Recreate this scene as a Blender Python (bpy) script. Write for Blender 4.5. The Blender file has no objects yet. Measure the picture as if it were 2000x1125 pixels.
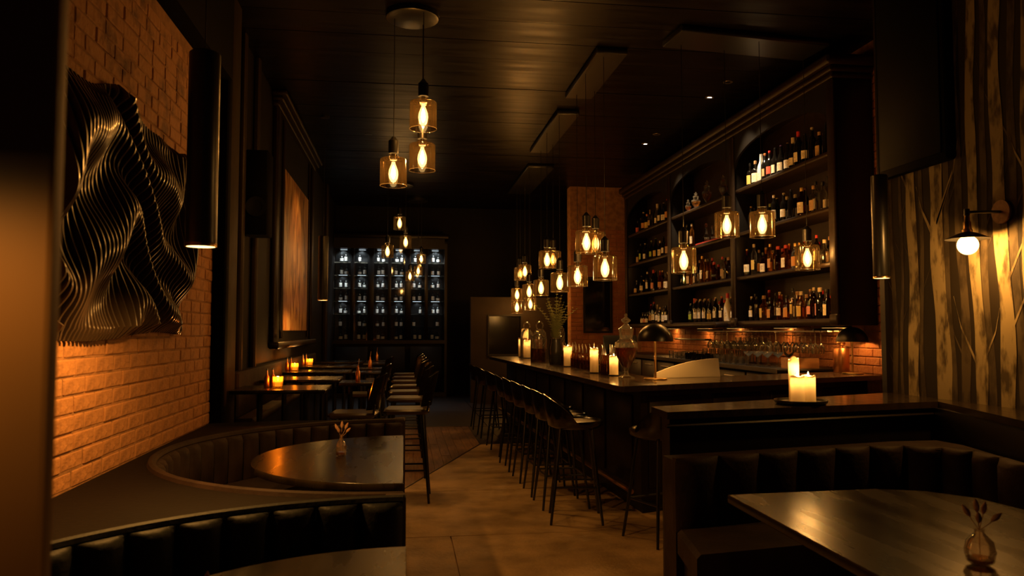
import bpy, bmesh, math, random
from mathutils import Matrix, Vector
R = math.radians
rnd = random.Random(7)
S = bpy.context.scene
C = S.collection

# ---------------------------------------------------------------- camera, world, exposure
cd = bpy.data.cameras.new('camera'); cam = bpy.data.objects.new('camera', cd); C.objects.link(cam)
cam.location = (0, 0, 1.5); cam.rotation_euler = (R(90 + 3.167), 0, R(-7.9576))
cd.lens = 27; cd.sensor_width = 36; cd.clip_start = .05
cd.dof.use_dof = True; cd.dof.focus_distance = 8.0; cd.dof.aperture_fstop = 4.0
S.camera = cam
w = bpy.data.worlds.new('night'); S.world = w; w.use_nodes = True
w.node_tree.nodes['Background'].inputs[0].default_value = (.25, .3, .4, 1)
w.node_tree.nodes['Background'].inputs[1].default_value = .012
S.view_settings.view_transform = 'Standard'; S.view_settings.look = 'None'
S.view_settings.exposure = 0; S.view_settings.gamma = 1; S.view_settings.use_curve_mapping = False
S.cycles.max_bounces = 7; S.cycles.diffuse_bounces = 3; S.cycles.glossy_bounces = 4
S.cycles.transparent_max_bounces = 48; S.cycles.transmission_bounces = 6
S.cycles.caustics_reflective = False; S.cycles.caustics_refractive = False
S.cycles.sample_clamp_indirect = 2.0
S.cycles.use_denoising = True

WARM = (1.0, .44, .085); CANDLE = (1.0, .48, .12); COOL = (.82, .93, 1.0); NEUTRAL = (1.0, .72, .42)
P_BAR, P_LEFT, P_FAR, P_CYL, P_CANDLE, P_SCONCE, P_SPOT = 64.0, 105.0, 12.0, 120.0, 6.0, 110.0, 22.0

# ---------------------------------------------------------------- materials
MT = {}
def nodes(name):
    m = bpy.data.materials.new(name); m.use_nodes = True; MT[name] = m
    n = m.node_tree.nodes; l = m.node_tree.links; n.clear()
    return m, n, l, n.new('ShaderNodeOutputMaterial')
def pm(name, col, rough=.5, metal=0, spec=.5, col2=None, scale=8, stretch=(1, 1, 1), bump=0, bscale=None, coat=0, sheen=0, rvar=0, detail=5, ramp=(.35, .65)):
    m, n, l, o = nodes(name)
    b = n.new('ShaderNodeBsdfPrincipled'); l.new(b.outputs[0], o.inputs[0])
    b.inputs['Base Color'].default_value = (*col, 1); b.inputs['Roughness'].default_value = rough
    b.inputs['Metallic'].default_value = metal; b.inputs['Specular IOR Level'].default_value = spec
    b.inputs['Coat Weight'].default_value = coat; b.inputs['Coat Roughness'].default_value = .12
    b.inputs['Sheen Weight'].default_value = sheen
    if col2 or bump or rvar:
        tc = n.new('ShaderNodeTexCoord'); mp = n.new('ShaderNodeMapping'); mp.inputs['Scale'].default_value = stretch
        l.new(tc.outputs['Object'], mp.inputs[0])
        nz = n.new('ShaderNodeTexNoise'); nz.inputs['Scale'].default_value = scale; nz.inputs['Detail'].default_value = detail
        l.new(mp.outputs[0], nz.inputs['Vector'])
        if col2:
            r = n.new('ShaderNodeValToRGB'); r.color_ramp.elements[0].position = ramp[0]; r.color_ramp.elements[1].position = ramp[1]
            r.color_ramp.elements[0].color = (*col, 1); r.color_ramp.elements[1].color = (*col2, 1)
            l.new(nz.outputs['Fac'], r.inputs[0]); l.new(r.outputs[0], b.inputs['Base Color'])
        if rvar:
            mr = n.new('ShaderNodeMapRange'); mr.inputs['To Min'].default_value = rough - rvar; mr.inputs['To Max'].default_value = rough + rvar
            mr.inputs['From Min'].default_value = .3; mr.inputs['From Max'].default_value = .7
            l.new(nz.outputs['Fac'], mr.inputs[0]); l.new(mr.outputs[0], b.inputs['Roughness'])
        if bump:
            nb = n.new('ShaderNodeTexNoise'); nb.inputs['Scale'].default_value = bscale or scale * 3; nb.inputs['Detail'].default_value = 6
            l.new(mp.outputs[0], nb.inputs['Vector'])
            bp = n.new('ShaderNodeBump'); bp.inputs['Strength'].default_value = bump; bp.inputs['Distance'].default_value = .02
            l.new(nb.outputs['Fac'], bp.inputs['Height']); l.new(bp.outputs[0], b.inputs['Normal'])
    return m
def glass(name, tint=(1, 1, 1), haze=.03, hazecol=None, rough=.03, refl=1.0):
    """thin-walled clear glass: see-through, mirror-like towards grazing angles, a little translucent haze"""
    m, n, l, o = nodes(name)
    t = n.new('ShaderNodeBsdfTransparent'); t.inputs[0].default_value = (*tint, 1)
    g = n.new('ShaderNodeBsdfGlossy'); g.inputs['Roughness'].default_value = rough
    lw = n.new('ShaderNodeLayerWeight'); lw.inputs['Blend'].default_value = .38
    mu = n.new('ShaderNodeMath'); mu.operation = 'MULTIPLY_ADD'; mu.inputs[1].default_value = .75 * refl; mu.inputs[2].default_value = .04 * refl
    l.new(lw.outputs['Fresnel'], mu.inputs[0])
    mx = n.new('ShaderNodeMixShader'); l.new(mu.outputs[0], mx.inputs[0]); l.new(t.outputs[0], mx.inputs[1]); l.new(g.outputs[0], mx.inputs[2])
    tr = n.new('ShaderNodeBsdfTranslucent'); tr.inputs[0].default_value = (*(hazecol or tint), 1)
    m2 = n.new('ShaderNodeMixShader'); m2.inputs[0].default_value = haze  # translucent share stands in for the glow of lamp glare in the glass
    l.new(mx.outputs[0], m2.inputs[1]); l.new(tr.outputs[0], m2.inputs[2]); l.new(m2.outputs[0], o.inputs[0])
    return m
def emit(name, col, s, clear=0.0):
    m, n, l, o = nodes(name)
    e = n.new('ShaderNodeEmission'); e.inputs[0].default_value = (*col, 1); e.inputs[1].default_value = s
    if clear:
        t = n.new('ShaderNodeBsdfTransparent'); mx = n.new('ShaderNodeMixShader'); mx.inputs[0].default_value = 1 - clear
        l.new(t.outputs[0], mx.inputs[1]); l.new(e.outputs[0], mx.inputs[2]); l.new(mx.outputs[0], o.inputs[0])
    else: l.new(e.outputs[0], o.inputs[0])
    return m
def wax(name, col):
    m, n, l, o = nodes(name)
    d = n.new('ShaderNodeBsdfDiffuse'); d.inputs[0].default_value = (*col, 1)
    t = n.new('ShaderNodeBsdfTranslucent'); t.inputs[0].default_value = (*col, 1)
    mx = n.new('ShaderNodeMixShader'); mx.inputs[0].default_value = .55
    l.new(d.outputs[0], mx.inputs[1]); l.new(t.outputs[0], mx.inputs[2]); l.new(mx.outputs[0], o.inputs[0])
    return m
pm('brick', (.13, .05, .016), .75, col2=(.44, .205, .075), scale=7, bump=.7, bscale=22, detail=9, ramp=(.28, .50))
pm('ledge_leather', (.0055, .0034, .003), .7, spec=.12, bump=.1, scale=4, bscale=40)
pm('brick_red', (.30, .10, .04), .8, col2=(.42, .17, .07), scale=5, bump=.5, bscale=30)
pm('mortar', (.40, .20, .085), .9, col2=(.22, .11, .045), scale=10, bump=.4)
pm('black_paint', (.003, .0027, .0024), .8, spec=.06)
pm('black_wood', (.006, .0045, .0035), .40, spec=.3, col2=(.009, .006, .004), scale=3, stretch=(1, 8, 1))
pm('brown_wood', (.015, .0065, .0028), .45, spec=.25, col2=(.009, .004, .0018), scale=5, stretch=(6, 1, 6))
pm('shelf_wood', (.016, .009, .0045), .45, spec=.25, col2=(.024, .013, .0065), scale=4, stretch=(8, 1, 8))
pm('dark_panel', (.006, .0042, .0028), .6, spec=.15, col2=(.0045, .0032, .002), scale=3)
pm('plaster', (.026, .016, .008), .6, spec=.2, col2=(.018, .012, .006), scale=1.5, bump=.1, rvar=.12)
pm('gold_paint', (.26, .14, .05), .45, col2=(.18, .10, .04), scale=1.2, rvar=.1)
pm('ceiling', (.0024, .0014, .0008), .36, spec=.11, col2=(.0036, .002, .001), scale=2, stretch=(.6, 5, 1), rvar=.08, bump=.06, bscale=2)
pm('concrete', (.60, .40, .20), .40, col2=(.26, .165, .075), scale=3.2, bump=.25, bscale=40, rvar=.12, detail=14, ramp=(.36, .70))
pm('plank', (.30, .15, .065), .42, col2=(.15, .07, .03), scale=3, stretch=(14, 1, 1), coat=.1)
pm('metal_strip', (.5, .42, .3), .3, metal=1)
pm('tabletop', (.010, .0075, .0045), .27, col2=(.024, .018, .011), scale=1.6, stretch=(6, 1, 1), rvar=.05, spec=.22)
pm('counter_wood', (.020, .014, .010), .20, col2=(.035, .022, .013), scale=3, stretch=(5, 1, 1), rvar=.05, coat=.3)
pm('leather', (.010, .0125, .016), .55, col2=(.006, .0075, .010), scale=4, bump=.12, bscale=45, spec=.2)
pm('velvet', (.034, .020, .016), .68, col2=(.017, .010, .008), scale=5, bump=.15, bscale=40, spec=.18)
pm('stool_shell', (.008, .006, .005), .2, coat=.5)
pm('chair_seat', (.045, .028, .016), .35, coat=.2)
pm('black_metal', (.010, .010, .010), .32, metal=.0, spec=.6)
pm('steel', (.55, .50, .45), .28, metal=1)
pm('brass', (.75, .50, .22), .28, metal=1)
pm('copper', (.78, .36, .16), .32, metal=1)
pm('dark_slat', (.055, .036, .022), .32, spec=.6, coat=.3)
pm('art_back', (.006, .005, .005), .7)
pm('leaf', (.26, .30, .11), .55, col2=(.40, .40, .17), scale=9)
pm('dry_flower', (.55, .33, .20), .8, col2=(.42, .22, .12), scale=30)
pm('wood_box', (.50, .24, .10), .5, col2=(.36, .17, .07), scale=5, stretch=(1, 8, 8))
pm('white_panel', (.78, .70, .56), .45)
pm('dark_vase', (.02, .022, .02), .2)
pm('screen_black', (.003, .003, .003), .7, spec=.08)
pm('wallpaper', (.022, .015, .008), .75, spec=.2, col2=(.017, .012, .0065), scale=2)
pm('birch', (.30, .235, .12), .75, spec=.2, col2=(.07, .05, .026), scale=5, stretch=(3, 3, 1.2), ramp=(.46, .62))
pm('birch_dark', (.085, .063, .035), .75, spec=.2, col2=(.035, .025, .014), scale=5, stretch=(3, 3, 1.2), ramp=(.42, .62))
pm('foil_red', (.55, .03, .02), .4); pm('foil_black', (.01, .01, .01), .35); pm('foil_gold', (.6, .4, .14), .35, metal=.6)
pm('foil_cream', (.6, .5, .34), .5); pm('foil_purple', (.12, .04, .12), .4); pm('foil_orange', (.6, .2, .06), .45); pm('cork', (.40, .24, .12), .8)
pm('foil_green', (.35, .42, .12), .4)
pm('label_cream', (.86, .76, .54), .6, col2=(.60, .50, .32), scale=40, ramp=(.55, .6)); pm('label_white', (.9, .86, .78), .55, col2=(.6, .56, .48), scale=45, ramp=(.58, .62))
pm('label_tan', (.55, .36, .16), .6, col2=(.42, .26, .11), scale=40); pm('label_yellow', (.68, .48, .12), .6); pm('label_red', (.60, .10, .06), .55)
pm('label_green', (.42, .58, .08), .55); pm('label_orange', (.62, .28, .08), .55); pm('label_pink', (.72, .30, .24), .55); pm('label_black', (.02, .02, .02), .5)
pm('ceramic_white', (.78, .72, .60), .4); pm('glass_black', (.006, .005, .004), .10, spec=.7)
pm('red_tray', (.45, .03, .02), .4); pm('ink_red', (.36, .08, .03), .8); pm('box_wood', (.05, .03, .02), .5)
glass('glass_clear', (.97, .95, .92), .05, (.9, .8, .6), refl=1.5); glass('glass_vase', (.97, .93, .88), .12, (1, .85, .66), refl=.7); glass('glass_smoke', (.86, .72, .52), .006, (1, .62, .22)); glass('glass_amber', (.62, .28, .06), .10, (.7, .3, .06))
glass('glass_brown', (.30, .11, .03), .10, (.35, .13, .03)); glass('glass_green', (.16, .22, .06), .08, (.2, .25, .06)); glass('glass_pane', (.80, .82, .82), .004, refl=.55)
glass('glass_honey', (.80, .48, .15), .12, (.8, .45, .12)); glass('liquid_amber', (.60, .26, .06), .35, (.6, .24, .05)); glass('liquid_dark', (.42, .17, .05), .22, (.4, .16, .05))
emit('bulb_glow', (1, .55, .16), 7, clear=.35); emit('filament', (1, .80, .42), 90); emit('flame', (1, .62, .2), 40)
emit('lamp_disc', (1, .60, .18), 5); emit('spot_disc', (1, .93, .8), 9); emit('led', COOL, 1.6); emit('added_strip_glow', (1, .5, .12), 1.5); emit('globe_glow', (1, .62, .22), 6, clear=.35); emit('votive_glow', (1, .55, .16), 3.0, clear=.3)
wax('wax', (.92, .78, .52))

# ---------------------------------------------------------------- mesh builder
class MB:
    def __init__(s): s.v = []; s.f = []
    def add(s, vs, fs, M=None):
        k = len(s.v)
        s.v += [tuple(M @ Vector(p)) if M else tuple(p) for p in vs]
        s.f += [tuple(i + k for i in f) for f in fs]; return s
    def box(s, x0, x1, y0, y1, z0, z1, M=None):
        return s.add([(x0, y0, z0), (x1, y0, z0), (x1, y1, z0), (x0, y1, z0), (x0, y0, z1), (x1, y0, z1), (x1, y1, z1), (x0, y1, z1)],
                     [(0, 3, 2, 1), (4, 5, 6, 7), (0, 1, 5, 4), (1, 2, 6, 5), (2, 3, 7, 6), (3, 0, 4, 7)], M)
    def cbox(s, x0, x1, y0, y1, z0, z1, c, M=None):
        """box with chamfered vertical edges and chamfered top and bottom rims"""
        def ring(i, z): return [(x0 + c + i, y0 + i, z), (x1 - c - i, y0 + i, z), (x1 - i, y0 + c + i, z), (x1 - i, y1 - c - i, z), (x1 - c - i, y1 - i, z), (x0 + c + i, y1 - i, z), (x0 + i, y1 - c - i, z), (x0 + i, y0 + c + i, z)]
        vs = ring(c * .7, z0) + ring(0, z0 + c) + ring(0, z1 - c) + ring(c * .7, z1); fs = []
        for r in range(3):
            for i in range(8): j = (i + 1) % 8; fs.append((r * 8 + i, r * 8 + j, r * 8 + 8 + j, r * 8 + 8 + i))
        fs += [tuple(range(7, -1, -1)), tuple(range(24, 32))]
        return s.add(vs, fs, M)
    def prism(s, poly, z0, z1, M=None, c=0):
        n = len(poly)
        if c:
            cx = sum(p[0] for p in poly) / n; cy = sum(p[1] for p in poly) / n
            def sh(z): return [(x + (cx - x) / max(.01, math.hypot(cx - x, cy - y)) * c, y + (cy - y) / max(.01, math.hypot(cx - x, cy - y)) * c, z) for x, y in poly]
            vs = sh(z0) + [(x, y, z0 + c) for x, y in poly] + [(x, y, z1 - c) for x, y in poly] + sh(z1); L = 4
        else: vs = [(x, y, z0) for x, y in poly] + [(x, y, z1) for x, y in poly]; L = 2
        fs = []
        for r in range(L - 1):
            for i in range(n): j = (i + 1) % n; fs.append((r * n + i, r * n + j, r * n + n + j, r * n + n + i))
        fs += [tuple(range(n - 1, -1, -1)), tuple(range((L - 1) * n, L * n))]
        return s.add(vs, fs, M)
    def lathe(s, prof, seg=16, M=None, a0=0, a1=None):
        vs = []; fs = []; full = a1 is None; cols = seg if full else seg + 1
        for i in range(cols):
            a = (2 * math.pi * i / seg) if full else a0 + (a1 - a0) * i / seg
            ca, sa = math.cos(a), math.sin(a)
            vs += [(r * ca, r * sa, z) for r, z in prof]
        n = len(prof)
        for i in range(seg):
            j = (i + 1) % cols
            for k in range(n - 1): fs.append((i * n + k, j * n + k, j * n + k + 1, i * n + k + 1))
        return s.add(vs, fs, M)
    def tube(s, pts, r, seg=8, M=None, closed=False):
        P = [Vector(p) for p in pts]; n = len(P); rs = r if isinstance(r, (list, tuple)) else [r] * n
        vs = []; fs = []; up = None
        for i in range(n):
            if closed: t = P[(i + 1) % n] - P[i - 1]
            else: t = P[min(i + 1, n - 1)] - P[max(i - 1, 0)]
            t.normalize()
            if up is None: up = Vector((0, 0, 1)) if abs(t.z) < .9 else Vector((1, 0, 0))
            a = t.cross(up)
            if a.length < 1e-4: a = t.cross(Vector((0, 1, 0)))
            a.normalize(); b = a.cross(t).normalized(); up = b
            for k in range(seg):
                q = 2 * math.pi * k / seg; vs.append(tuple(P[i] + (a * math.cos(q) + b * math.sin(q)) * rs[i]))
        for i in range(n if closed else n - 1):
            j = (i + 1) % n
            for k in range(seg): kk = (k + 1) % seg; fs.append((i * seg + k, i * seg + kk, j * seg + kk, j * seg + k))
        if not closed: fs += [tuple(range(seg - 1, -1, -1)), tuple(range((n - 1) * seg, n * seg))]
        return s.add(vs, fs, M)
    def ball(s, c, rx, ry, rz, seg=12, rings=8):
        pr = [(max(1e-4, math.sin(math.pi * i / rings)), -math.cos(math.pi * i / rings)) for i in range(rings + 1)]
        return s.lathe(pr, seg, Matrix.Translation(c) @ Matrix.Diagonal((rx, ry, rz, 1)))
    def mesh(s, name, mat=None, smooth=40):
        me = bpy.data.meshes.new(name); me.from_pydata(s.v, [], s.f)
        bm = bmesh.new(); bm.from_mesh(me); bmesh.ops.remove_doubles(bm, verts=bm.verts, dist=1e-5)
        bmesh.ops.recalc_face_normals(bm, faces=bm.faces); bm.to_mesh(me); bm.free()
        if smooth: me.shade_smooth(); me.set_sharp_from_angle(angle=R(smooth))
        if mat: me.materials.append(MT[mat])
        return me
    def build(s, name, mat, parent=None, smooth=40):
        return place(name, s.mesh(name, mat, smooth), parent)
def place(name, me, parent=None, loc=(0, 0, 0), rot=None, scale=None):
    o = bpy.data.objects.new(name, me); C.objects.link(o); o.parent = parent; o.location = loc
    if rot: o.rotation_euler = rot
    if scale: o.scale = scale
    return o
def tag(o, label, cat, group=None, kind=None):
    o['label'] = label; o['category'] = cat
    if group: o['group'] = group
    if kind: o['kind'] = kind
    return o
def thing(name, label, cat, loc=(0, 0, 0), rz=0, group=None):
    o = place(name, None, None, loc, (0, 0, rz)); o.empty_display_size = .1
    return tag(o, label, cat, group)
def struct(o): o['kind'] = 'structure'; return o
def dup(root, loc, rz, label, group=None):
    r = root.copy(); C.objects.link(r); r.location = loc; r.rotation_euler = (0, 0, rz); r['label'] = label
    if group: r['group'] = group
    for ch in list(root.children):
        c = ch.copy(); C.objects.link(c); c.parent = r
        for g in list(ch.children):
            d = g.copy(); C.objects.link(d); d.parent = c
    return r
def setmat(o, mat):
    if o.material_slots: o.material_slots[0].link = 'OBJECT'; o.material_slots[0].material = MT[mat]
    return o
def light(name, parent, loc, power, col, size=.03, kind='POINT', rot=None, **kw):
    d = bpy.data.lights.new(name, kind); d.energy = power; d.color = col
    if kind == 'AREA': d.size = size
    else: d.shadow_soft_size = size
    for k, v in kw.items(): setattr(d, k, v)
    o = bpy.data.objects.new(name, d); C.objects.link(o); o.parent = parent; o.location = loc
    if rot: o.rotation_euler = rot
    return o
ORD = ['first', 'second', 'third', 'fourth', 'fifth', 'sixth', 'seventh', 'eighth', 'ninth', 'tenth', 'eleventh', 'twelfth', 'thirteenth', 'fourteenth', 'fifteenth', 'sixteenth', 'seventeenth', 'eighteenth', 'nineteenth', 'twentieth', 'twenty-first', 'twenty-second', 'twenty-third', 'twenty-fourth', 'twenty-fifth', 'twenty-sixth', 'twenty-seventh', 'twenty-eighth']
def T(*a): return Matrix.Translation(a)
def RZ(a): return Matrix.Rotation(a, 4, 'Z')
CEIL = 4.4

# ---------------------------------------------------------------- the room
fl = struct(MB().box(-3, 6, -2, 19, -.12, -.02).build('floor', 'concrete', smooth=0))
for (x0, x1, y0, y1) in ((-3, .34, -2, 5.7), (.35, 6, -2, 5.7), (-1.9, 6, 5.71, 7.29)):
    MB().box(x0, x1, y0, y1, -.03, 0).build('concrete_slab', 'concrete', fl, 0)
# slab beyond, bounded by the slanting strip (0.02,7.45)->(0.93,10)
MB().prism([(-.1, 7.3), (6, 7.3), (6, 10.2), (1.0, 10.2), (-.02, 7.34)], -.03, 0).build('concrete_slab', 'concrete', fl, 0)
MB().prism([(1.31, 10.205), (6, 10.205), (6, 19), (1.31, 19)], -.03, 0).build('dark_floor', 'brown_wood', fl, 0)  # far floor section in a darker material than the slabs
MB().prism([(1.0, 10.205), (1.305, 10.205), (1.305, 12.095), (1.0, 12.095)], -.03, 0).build('dark_floor', 'brown_wood', fl, 0)
def diag(x): return 7.36 + (x + .02) * 2.84 / 1.02
for i in range(10):
    x0 = -.1 + i * .11; x1 = x0 + .107
    ys = [diag(max(x0, -.02)), 8.9 + (i * .77) % 1.7, 10.6 + (i * .53) % 1.2, 12.1]
    ys = [ys[0]] + [y for y in ys[1:] if y > ys[0] + .3]
    for a, b in zip(ys[:-1], ys[1:]):
        ya = diag(max(x1, -.02)) if a == ys[0] else a
        if b - max(ya, a) < .05: continue
        MB().prism([(x0, a), (x1, ya), (x1, b - .004), (x0, b - .004)], -.03, rnd.uniform(-.001, .001)).build('floor_plank', 'plank', fl, 0)
MB().tube([(-.05, 7.28, .002), (1.0, 10.2, .002)], .009, 6).build('metal_strip', 'metal_strip', fl)
MB().box(-.1, 1.3, 12.1, 12.125, -.01, .006).build('metal_strip', 'metal_strip', fl, 0)
MB().box(-.1, 1.3, 12.13, 19, -.03, -.002).build('concrete_slab', 'brown_wood', fl, 0)
MB().box(-1.6, -.1, 7.3, 19, -.03, 0).build('concrete_slab', 'brown_wood', fl, 0)
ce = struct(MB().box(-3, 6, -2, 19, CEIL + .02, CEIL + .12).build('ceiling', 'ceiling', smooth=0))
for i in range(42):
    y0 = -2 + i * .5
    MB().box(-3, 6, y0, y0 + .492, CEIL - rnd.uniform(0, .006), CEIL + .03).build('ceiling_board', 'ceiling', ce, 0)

# left brick wall (booth side) with every course laid brick by brick
def brick_wall(parent, origin, du, u_len, z0, z1, mat, single, bl=.24, bh=.085, joint=.009, depth=.035):
    """du: unit vector along the wall; bricks project to +n; single(u,z) -> own object"""
    du = Vector(du); n = Vector((du.y, -du.x, 0)); O = Vector(origin); base = {}; rest = MB()
    rows = int((z1 - z0) / bh)
    for r in range(rows):
        u = -(bl / 2 if r % 2 else 0)
        while u < u_len:
            L = bl * rnd.choice((1, 1, 1, 1, .5)) if r % 3 == 0 else bl
            a = max(0, u); b = min(u_len, u + L) - joint
            if b - a > .03:
                j = rnd.uniform(-.003, .004); za = z0 + r * bh; zb = za + bh - joint
                q = (round(b - a, 2), r % 2)
                M = Matrix.Translation(O + du * a + Vector((0, 0, za)) + n * j) @ Matrix(((du.x, n.x, 0, 0), (du.y, n.y, 0, 0), (0, 0, 1, 0), (0, 0, 0, 1)))
                if single((a + b) / 2, (za + zb) / 2):
                    k = round(b - a, 3)
                    if k not in base: base[k] = MB().cbox(0, k, -depth, 0, 0, bh - joint, .006).mesh('brick', mat, 30)
                    o = place('brick', base[k], parent); o.matrix_local = M
                else: rest.cbox(0, b - a, -depth, 0, 0, bh - joint, .006, M)
            u += L
    if rest.v:
        o = rest.build('brick_courses', mat, parent, 30); o['kind'] = 'stuff'
wl = struct(MB().box(-1.9, -1.505, -2, 6.3, 0, 3.5).build('wall_left', 'mortar', smooth=0))
brick_wall(wl, (-1.5, 2.6, 0), (0, 1, 0), 3.7, .782, 3.5, 'brick', lambda u, z: (z < 1.55 and u > .7) or (u > 2.75 and z < 2.2))
MB().box(-1.9, -1.38, -2, 6.3, 3.5, CEIL).build('ceiling_beam', 'black_paint', wl, 0)
# dining wall further in, with pilaster
wd = struct(MB().box(-1.9, -1.6, 6.3, 19, 0, CEIL).build('wall_left', 'dark_panel', smooth=0))
for y0, y1, d in ((6.3, 6.42, .2), (6.62, 7.05, .13), (7.6, 7.7, .06), (8.3, 8.4, .06), (15.4, 15.7, .08)):
    MB().cbox(-1.6, -1.6 + d, y0, y1, 0, CEIL, .012).build('pilaster', 'black_paint' if d > .15 else 'plaster', wd)
MB().box(-1.6, -1.57, 7.05, 19, .1, .3).build('baseboard', 'black_wood', wd, 0)
# near column, gold-brown gloss paint
struct(MB().cbox(-1.6, -.385, .9, .93, 0, CEIL, .004).build('wall_left', 'gold_paint'))
# back wall
struct(MB().box(-3, 6, 18.1, 18.4, 0, CEIL).build('wall_back', 'dark_panel', smooth=0))
# partition with a pass-through behind the bar's far end
wp = struct(MB().box(1.37, 1.75, 16, 16.2, 0, 2.2).box(2.42, 3.3, 16, 16.2, 0, 2.2).box(1.75, 2.42, 16, 16.2, 0, 1.0).box(1.75, 2.42, 16, 16.2, 1.8, 2.2).build('wall_back', 'plaster', smooth=0))
MB().box(1.72, 2.45, 15.97, 16.0, .97, 1.0).box(1.72, 2.45, 15.97, 16.0, 1.8, 1.83).box(1.72, 1.75, 15.97, 16.0, 1.0, 1.8).box(2.42, 2.45, 15.97, 16.0, 1.0, 1.8).build('hatch_frame', 'black_wood', wp, 0)
MB().box(1.75, 2.42, 16.08, 16.09, 1.0, 1.8).build('hatch_pane', 'glass_black', wp, 0)
# brick return wall at the far end of the bar
wr = struct(MB().box(3.28, 4.6, 15.012, 15.3, 0, CEIL).build('wall_back', 'mortar', smooth=0))
brick_wall(wr, (3.28, 15.0, 0), (1, 0, 0), 1.32, .9, 3.6, 'brick_red', lambda u, z: False)
# bar wall behind shelves, in brick
wb = struct(MB().box(4.612, 5.0, 5.3, 15.3, 0, CEIL).build('wall_right', 'mortar', smooth=0))
brick_wall(wb, (4.6, 14.6, 0), (0, -1, 0), 7.0, 1.1, 1.62, 'brick_red', lambda u, z: u > 2.2)
brick_wall(wb, (4.6, 7.55, 0), (0, -1, 0), 1.9, .9, 4.2, 'brick_red', lambda u, z: False)
# birch wallpaper wall
wx = struct(MB().box(3.5, 4.6, -2, 5.22, 0, CEIL).build('wall_right', 'wallpaper', smooth=0))
MB().box(3.47, 3.505, 5.17, 5.225, 0, CEIL).build('corner_strip', 'black_wood', wx, 0)

# printed birch trunks and branches of the wallpaper: flat print, one inlay per trunk
tr = random.Random(3)
trunks = [(5.12, .05, 1), (5.02, .03, 1), (4.90, .10, 0), (4.80, .04, 1), (4.62, .12, 0), (4.53, .05, 1), (4.42, .07, 1), (4.29, .085, 0), (4.20, .05, 1), (4.08, .10, 0), (3.97, .06, 1), (3.86, .09, 0), (3.74, .06, 1), (3.6, .10, 0), (3.42, .07, 0), (3.2, .1, 0), (2.95, .08, 1), (2.7, .1, 0)]
for y, wd_, dk in trunks:
    m = MB(); n = 24; pl = []; ph = tr.uniform(0, 6)
    for i in range(n + 1):
        z = 1.0 + i * 2.9 / n; c = y + .018 * math.sin(z * 2.2 + ph) + .008 * math.sin(z * 6 + ph)
        hw = wd_ / 2 * (1.15 - .12 * (z - 1)) * (1 + .10 * math.sin(z * 9 + ph))
        pl.append((c - hw, c + hw, z))
    x = 3.4985 if dk else 3.497
    vs = []; fs = []
    for a, b, z in pl: vs += [(x, a, z), (x, b, z)]
    for i in range(n): fs.append((2 * i, 2 * i + 1, 2 * i + 3, 2 * i + 2))
    m.add(vs, fs)
    for k in range(tr.choice((1, 2, 2, 3))):
        z0 = tr.uniform(1.2, 2.7); sg = tr.choice((-1, 1)); L = tr.uniform(.2, .45); bw = wd_ * tr.uniform(.14, .26)
        c0 = y + .018 * math.sin(z0 * 2.2 + ph)
        xb = x - .0005
        c1 = c0 + sg * L * .42; z1 = z0 + L * .75; c2 = c1 + sg * L * .14; z2 = z1 + L * .5
        m.add([(xb, c0, z0 - bw), (xb, c0, z0 + bw), (xb, c1, z1 - bw * .5), (xb, c1, z1 + bw * .6), (xb, c2, z2), (xb, c2 + .004, z2)], [(0, 1, 3, 2), (2, 3, 5, 4)])
    m.build('printed_birch_trunk', 'birch_dark' if dk else 'birch', wx, 0)

# ---------------------------------------------------------------- lamps
def bulb_prof(r, h):
    return [(1e-4, -h * .5), (r * .45, -h * .47), (r * .85, -h * .30), (r, -h * .1), (r * .9, h * .1), (r * .6, h * .3), (r * .38, h * .42), (r * .36, h * .5)]
GR, GH = .12, .25
ME_shade = MB().lathe([(GR, 0), (GR, GH * .92), (GR * .975, GH * .965), (GR * .90, GH * .99), (GR * .80, GH), (.045, GH + .006), (.045, GH + .03)], 32).lathe([(GR - .004, 0), (GR, 0)], 32).mesh('shade', 'glass_smoke')
ME_rim = MB().tube([(GR * math.cos(a * math.pi / 16), GR * math.sin(a * math.pi / 16), .002) for a in range(32)], .0022, 5, closed=True).mesh('rim', 'glass_clear')
ME_bulb = MB().lathe(bulb_prof(.044, .185), 16).mesh('bulb', 'bulb_glow')
ME_fil = MB().lathe([(1e-4, -.068), (.013, -.05), (.021, -.015), (.017, .02), (.009, .05), (1e-4, .068)], 10).mesh('filament', 'filament')
ME_sock = MB().lathe([(1e-4, -.02), (.021, -.02), (.021, .03), (.045, .034), (.046, .15), (.030, .165), (.012, .19), (1e-4, .192)], 16).mesh('socket', 'black_metal')
def pendant(x, y, z, label, group, power, sc=1.0, ctop=CEIL - .0705):
    t = thing('pendant_lamp', label, 'pendant lamp', (x, y, z), rnd.uniform(0, 6), group)
    a = place('shade', ME_shade, t, scale=(sc,) * 3); place('rim', ME_rim, a)
    place('socket', ME_sock, t, (0, 0, (GH + .01) * sc), scale=(sc,) * 3)
    b = place('bulb', ME_bulb, t, (0, 0, .125 * sc), scale=(sc,) * 3); place('filament', ME_fil, b)
    top = ctop - z
    MB().tube([(0, 0, (GH + .19) * sc), (0, 0, top)], .0035, 6).build('cord', 'black_metal', t)
    light('bulb_light', t, (0, 0, .12 * sc), power, WARM, .035)
    return t
bar = [('A', [(2.21, 8.74, 2.40), (1.96, 8.15, 2.34), (2.02, 7.60, 2.01), (2.03, 8.90, 2.02)]),
       ('B', [(2.22, 11.38, 2.45), (2.00, 10.70, 2.38), (2.00, 9.81, 2.00), (2.11, 11.81, 2.04)]),
       ('C', [(2.23, 14.2, 2.48), (2.23, 14.8, 2.48), (2.14, 13.15, 2.05), (2.22, 15.15, 2.09), (2.53, 15.4, 1.91), (2.27, 15.5, 1.85)])]
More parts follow.
